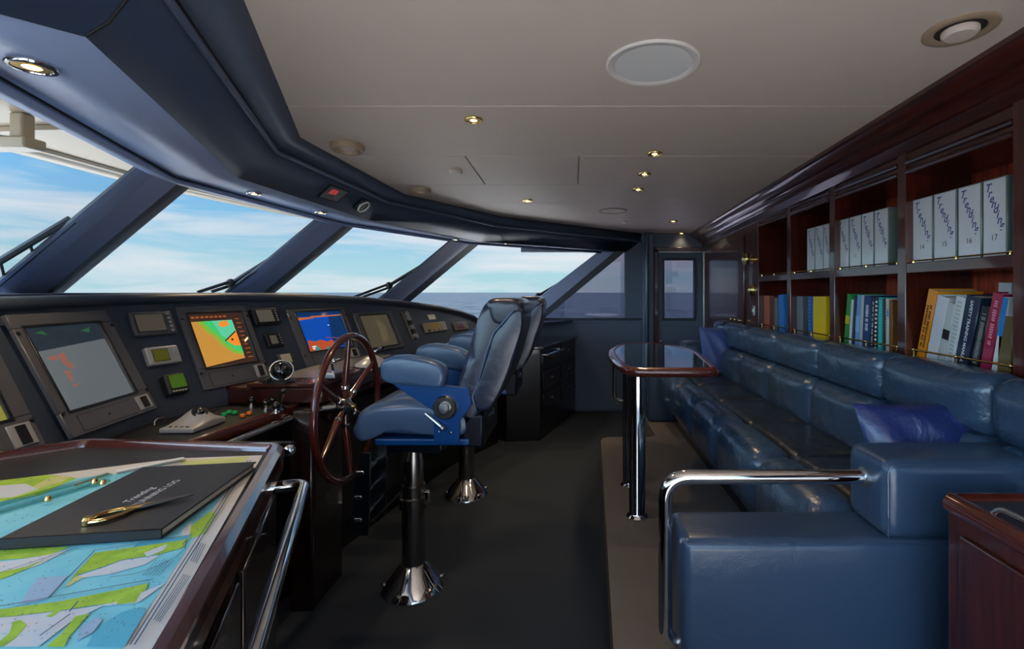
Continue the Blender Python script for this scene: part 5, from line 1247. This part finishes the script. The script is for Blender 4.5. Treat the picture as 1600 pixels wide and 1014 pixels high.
MB().box((-w_ + .004, -l_ + .004, .003), (w_ - .004, l_ - .005, H - .003)).build('pages', 'pages', t)
mb = MB(); fl_ = Fr((0, 0, 0), (1, 0, 0), (0, 1, 0))
text_on(mb, 'Trending', .020, fl_, -.015, -.007, H + .0006, rot=PI / 2, shear=.3); text_on(mb, 'RUNNING LOG', .018, fl_, .010, .003, H + .0006, rot=PI / 2)
mb.build('title', 'whiteink', t)
# brass dividers on the book
zd = zt_ + .005
A = PZ(137, 815, zd); B = PZ(208, 794, zd); Cc = PZ(303, 772, zd)
t = thing('dividers', 'brass one-hand chart dividers with dark points lying on the log book', 'dividers', (A.x, A.y, zt_))
d = (B - A).normalized(); nn = V((-d.y, d.x, 0)); Lb = (B - A).length
for s in (-1, 1):
    pth = [A + nn * s * .004, A + d * Lb * .2 + nn * s * .016, A + d * Lb * .55 + nn * s * .017, B + nn * s * .003]
    MB().tube(bent(pth, .03, 6), [.0045] * len(bent(pth, .03, 6)), 10, flat=.9).build('arm', 'brass', t, world=True)
    MB().tube([B + nn * s * .003, B.lerp(Cc, .35) + nn * s * .004, Cc + nn * s * .002], [.0045, .0035, .0008], 10).build('point', 'dchrome' if 0 else mat('dark_steel', (.2, .19, .18), .3, metal=1), t, world=True)
MB().lathe([(.008, 0), (.0085, .008), (.006, .012), (0, .012)], A + V((0, 0, -.004)), (0, 0, 1), 18).build('hinge', 'brass', t, world=True)
MB().tube([B - d * .012, B.lerp(Cc, .32)], [.007, .0045], 12).build('sleeve', 'brass', t, world=True)
# parallel ruler
zr = ZCH + .0035
t = thing('parallel_ruler', 'clear acrylic parallel ruler with brass pivots lying on the chart behind the log book', 'ruler', tuple(PZ(90, 770, zr)))
def bar(a, b, w, z, name, m_, th=.003):
    A, B = PZ(*a, z), PZ(*b, z); d = (B - A).normalized(); nn = V((-d.y, d.x, 0)) * w
    return MB().prism([A - nn, B - nn, B + nn, A + nn], (0, 0, th)).build(name, m_, t, world=True, bevel=.0006, seg=1)
bar((-40, 812), (168, 751), .012, zr, 'ruler_blade', 'acrylic'); bar((-40, 800), (172, 741), .011, zr + .001, 'ruler_blade', 'acrylic')
bar((115, 760), (170, 741), .003, zr + .005, 'link_arm', 'brass', .002)
for px, py in ((75, 783), (148, 755), (161, 757)):
    MB().lathe([(.006, 0), (.006, .005), (.003, .010), (0, .011)], PZ(px, py, zr + .004), (0, 0, 1), 14).build('pivot_knob', 'brass', t, world=True)
t = thing('drafting_rule', 'white plastic drafting rule at the back of the chart beyond the log book', 'ruler', tuple(PZ(240, 728, zr)))
bar((182, 738), (288, 717), .010, zr + .001, 'blade', 'white', .003); bar((182, 741), (286, 719), .004, zr + .004, 'handle_strip', 'brushed', .003)

# ------------------------------------------------------------------ near right cabinet
zr_ = EYE - .50; k0 = PZ(1466, 768, zr_)
t = thing('side_cabinet', 'mahogany cabinet with a dark inset top and bullnose rail in the right foreground', 'cabinet', (1.2, .8, 0))
x0, y0 = k0.x, k0.y
MB().box((x0 + .015, -.1, 0), (1.49, y0 - .012, zr_ - .03)).build('body', 'wood', t, world=True, bevel=.004)
MB().box((x0 + .04, -.1, zr_ - .03), (1.49, y0 - .035, zr_ - .008)).build('inset_top', mat('chart_top', '#2c2e34', .35), t, world=True)
MB().tube([(x0 + .02, -.1, zr_ - .02), (x0 + .02, y0 - .02, zr_ - .02)], .024, 18).build('edge_moulding', 'woodr', t, world=True)
MB().tube([(x0 + .02, y0 - .02, zr_ - .02), (1.49, y0 - .02, zr_ - .02)], .024, 18).build('edge_moulding', 'woodr', t, world=True)
MB().box((x0 + .005, -.1, .12), (x0 + .015, y0 - .06, zr_ - .08)).build('cabinet_door', 'wood', t, world=True, bevel=.004)
g = [(x0 + .0, y0 - .10, zr_ + .004), (x0 + .0, -.05, zr_ + .004)]
tag(MB().tube(bent([(x0 + .03, y0 - .12, zr_ - .01), (x0 + .035, y0 - .14, zr_ + .018), (x0 + .035, .1, zr_ + .018), (x0 + .03, .08, zr_ - .01)], .02), .007, 14).build('grab_rail', 'chrome'), 'slim chrome rail lying on the rim of the right foreground cabinet', 'grab rail')
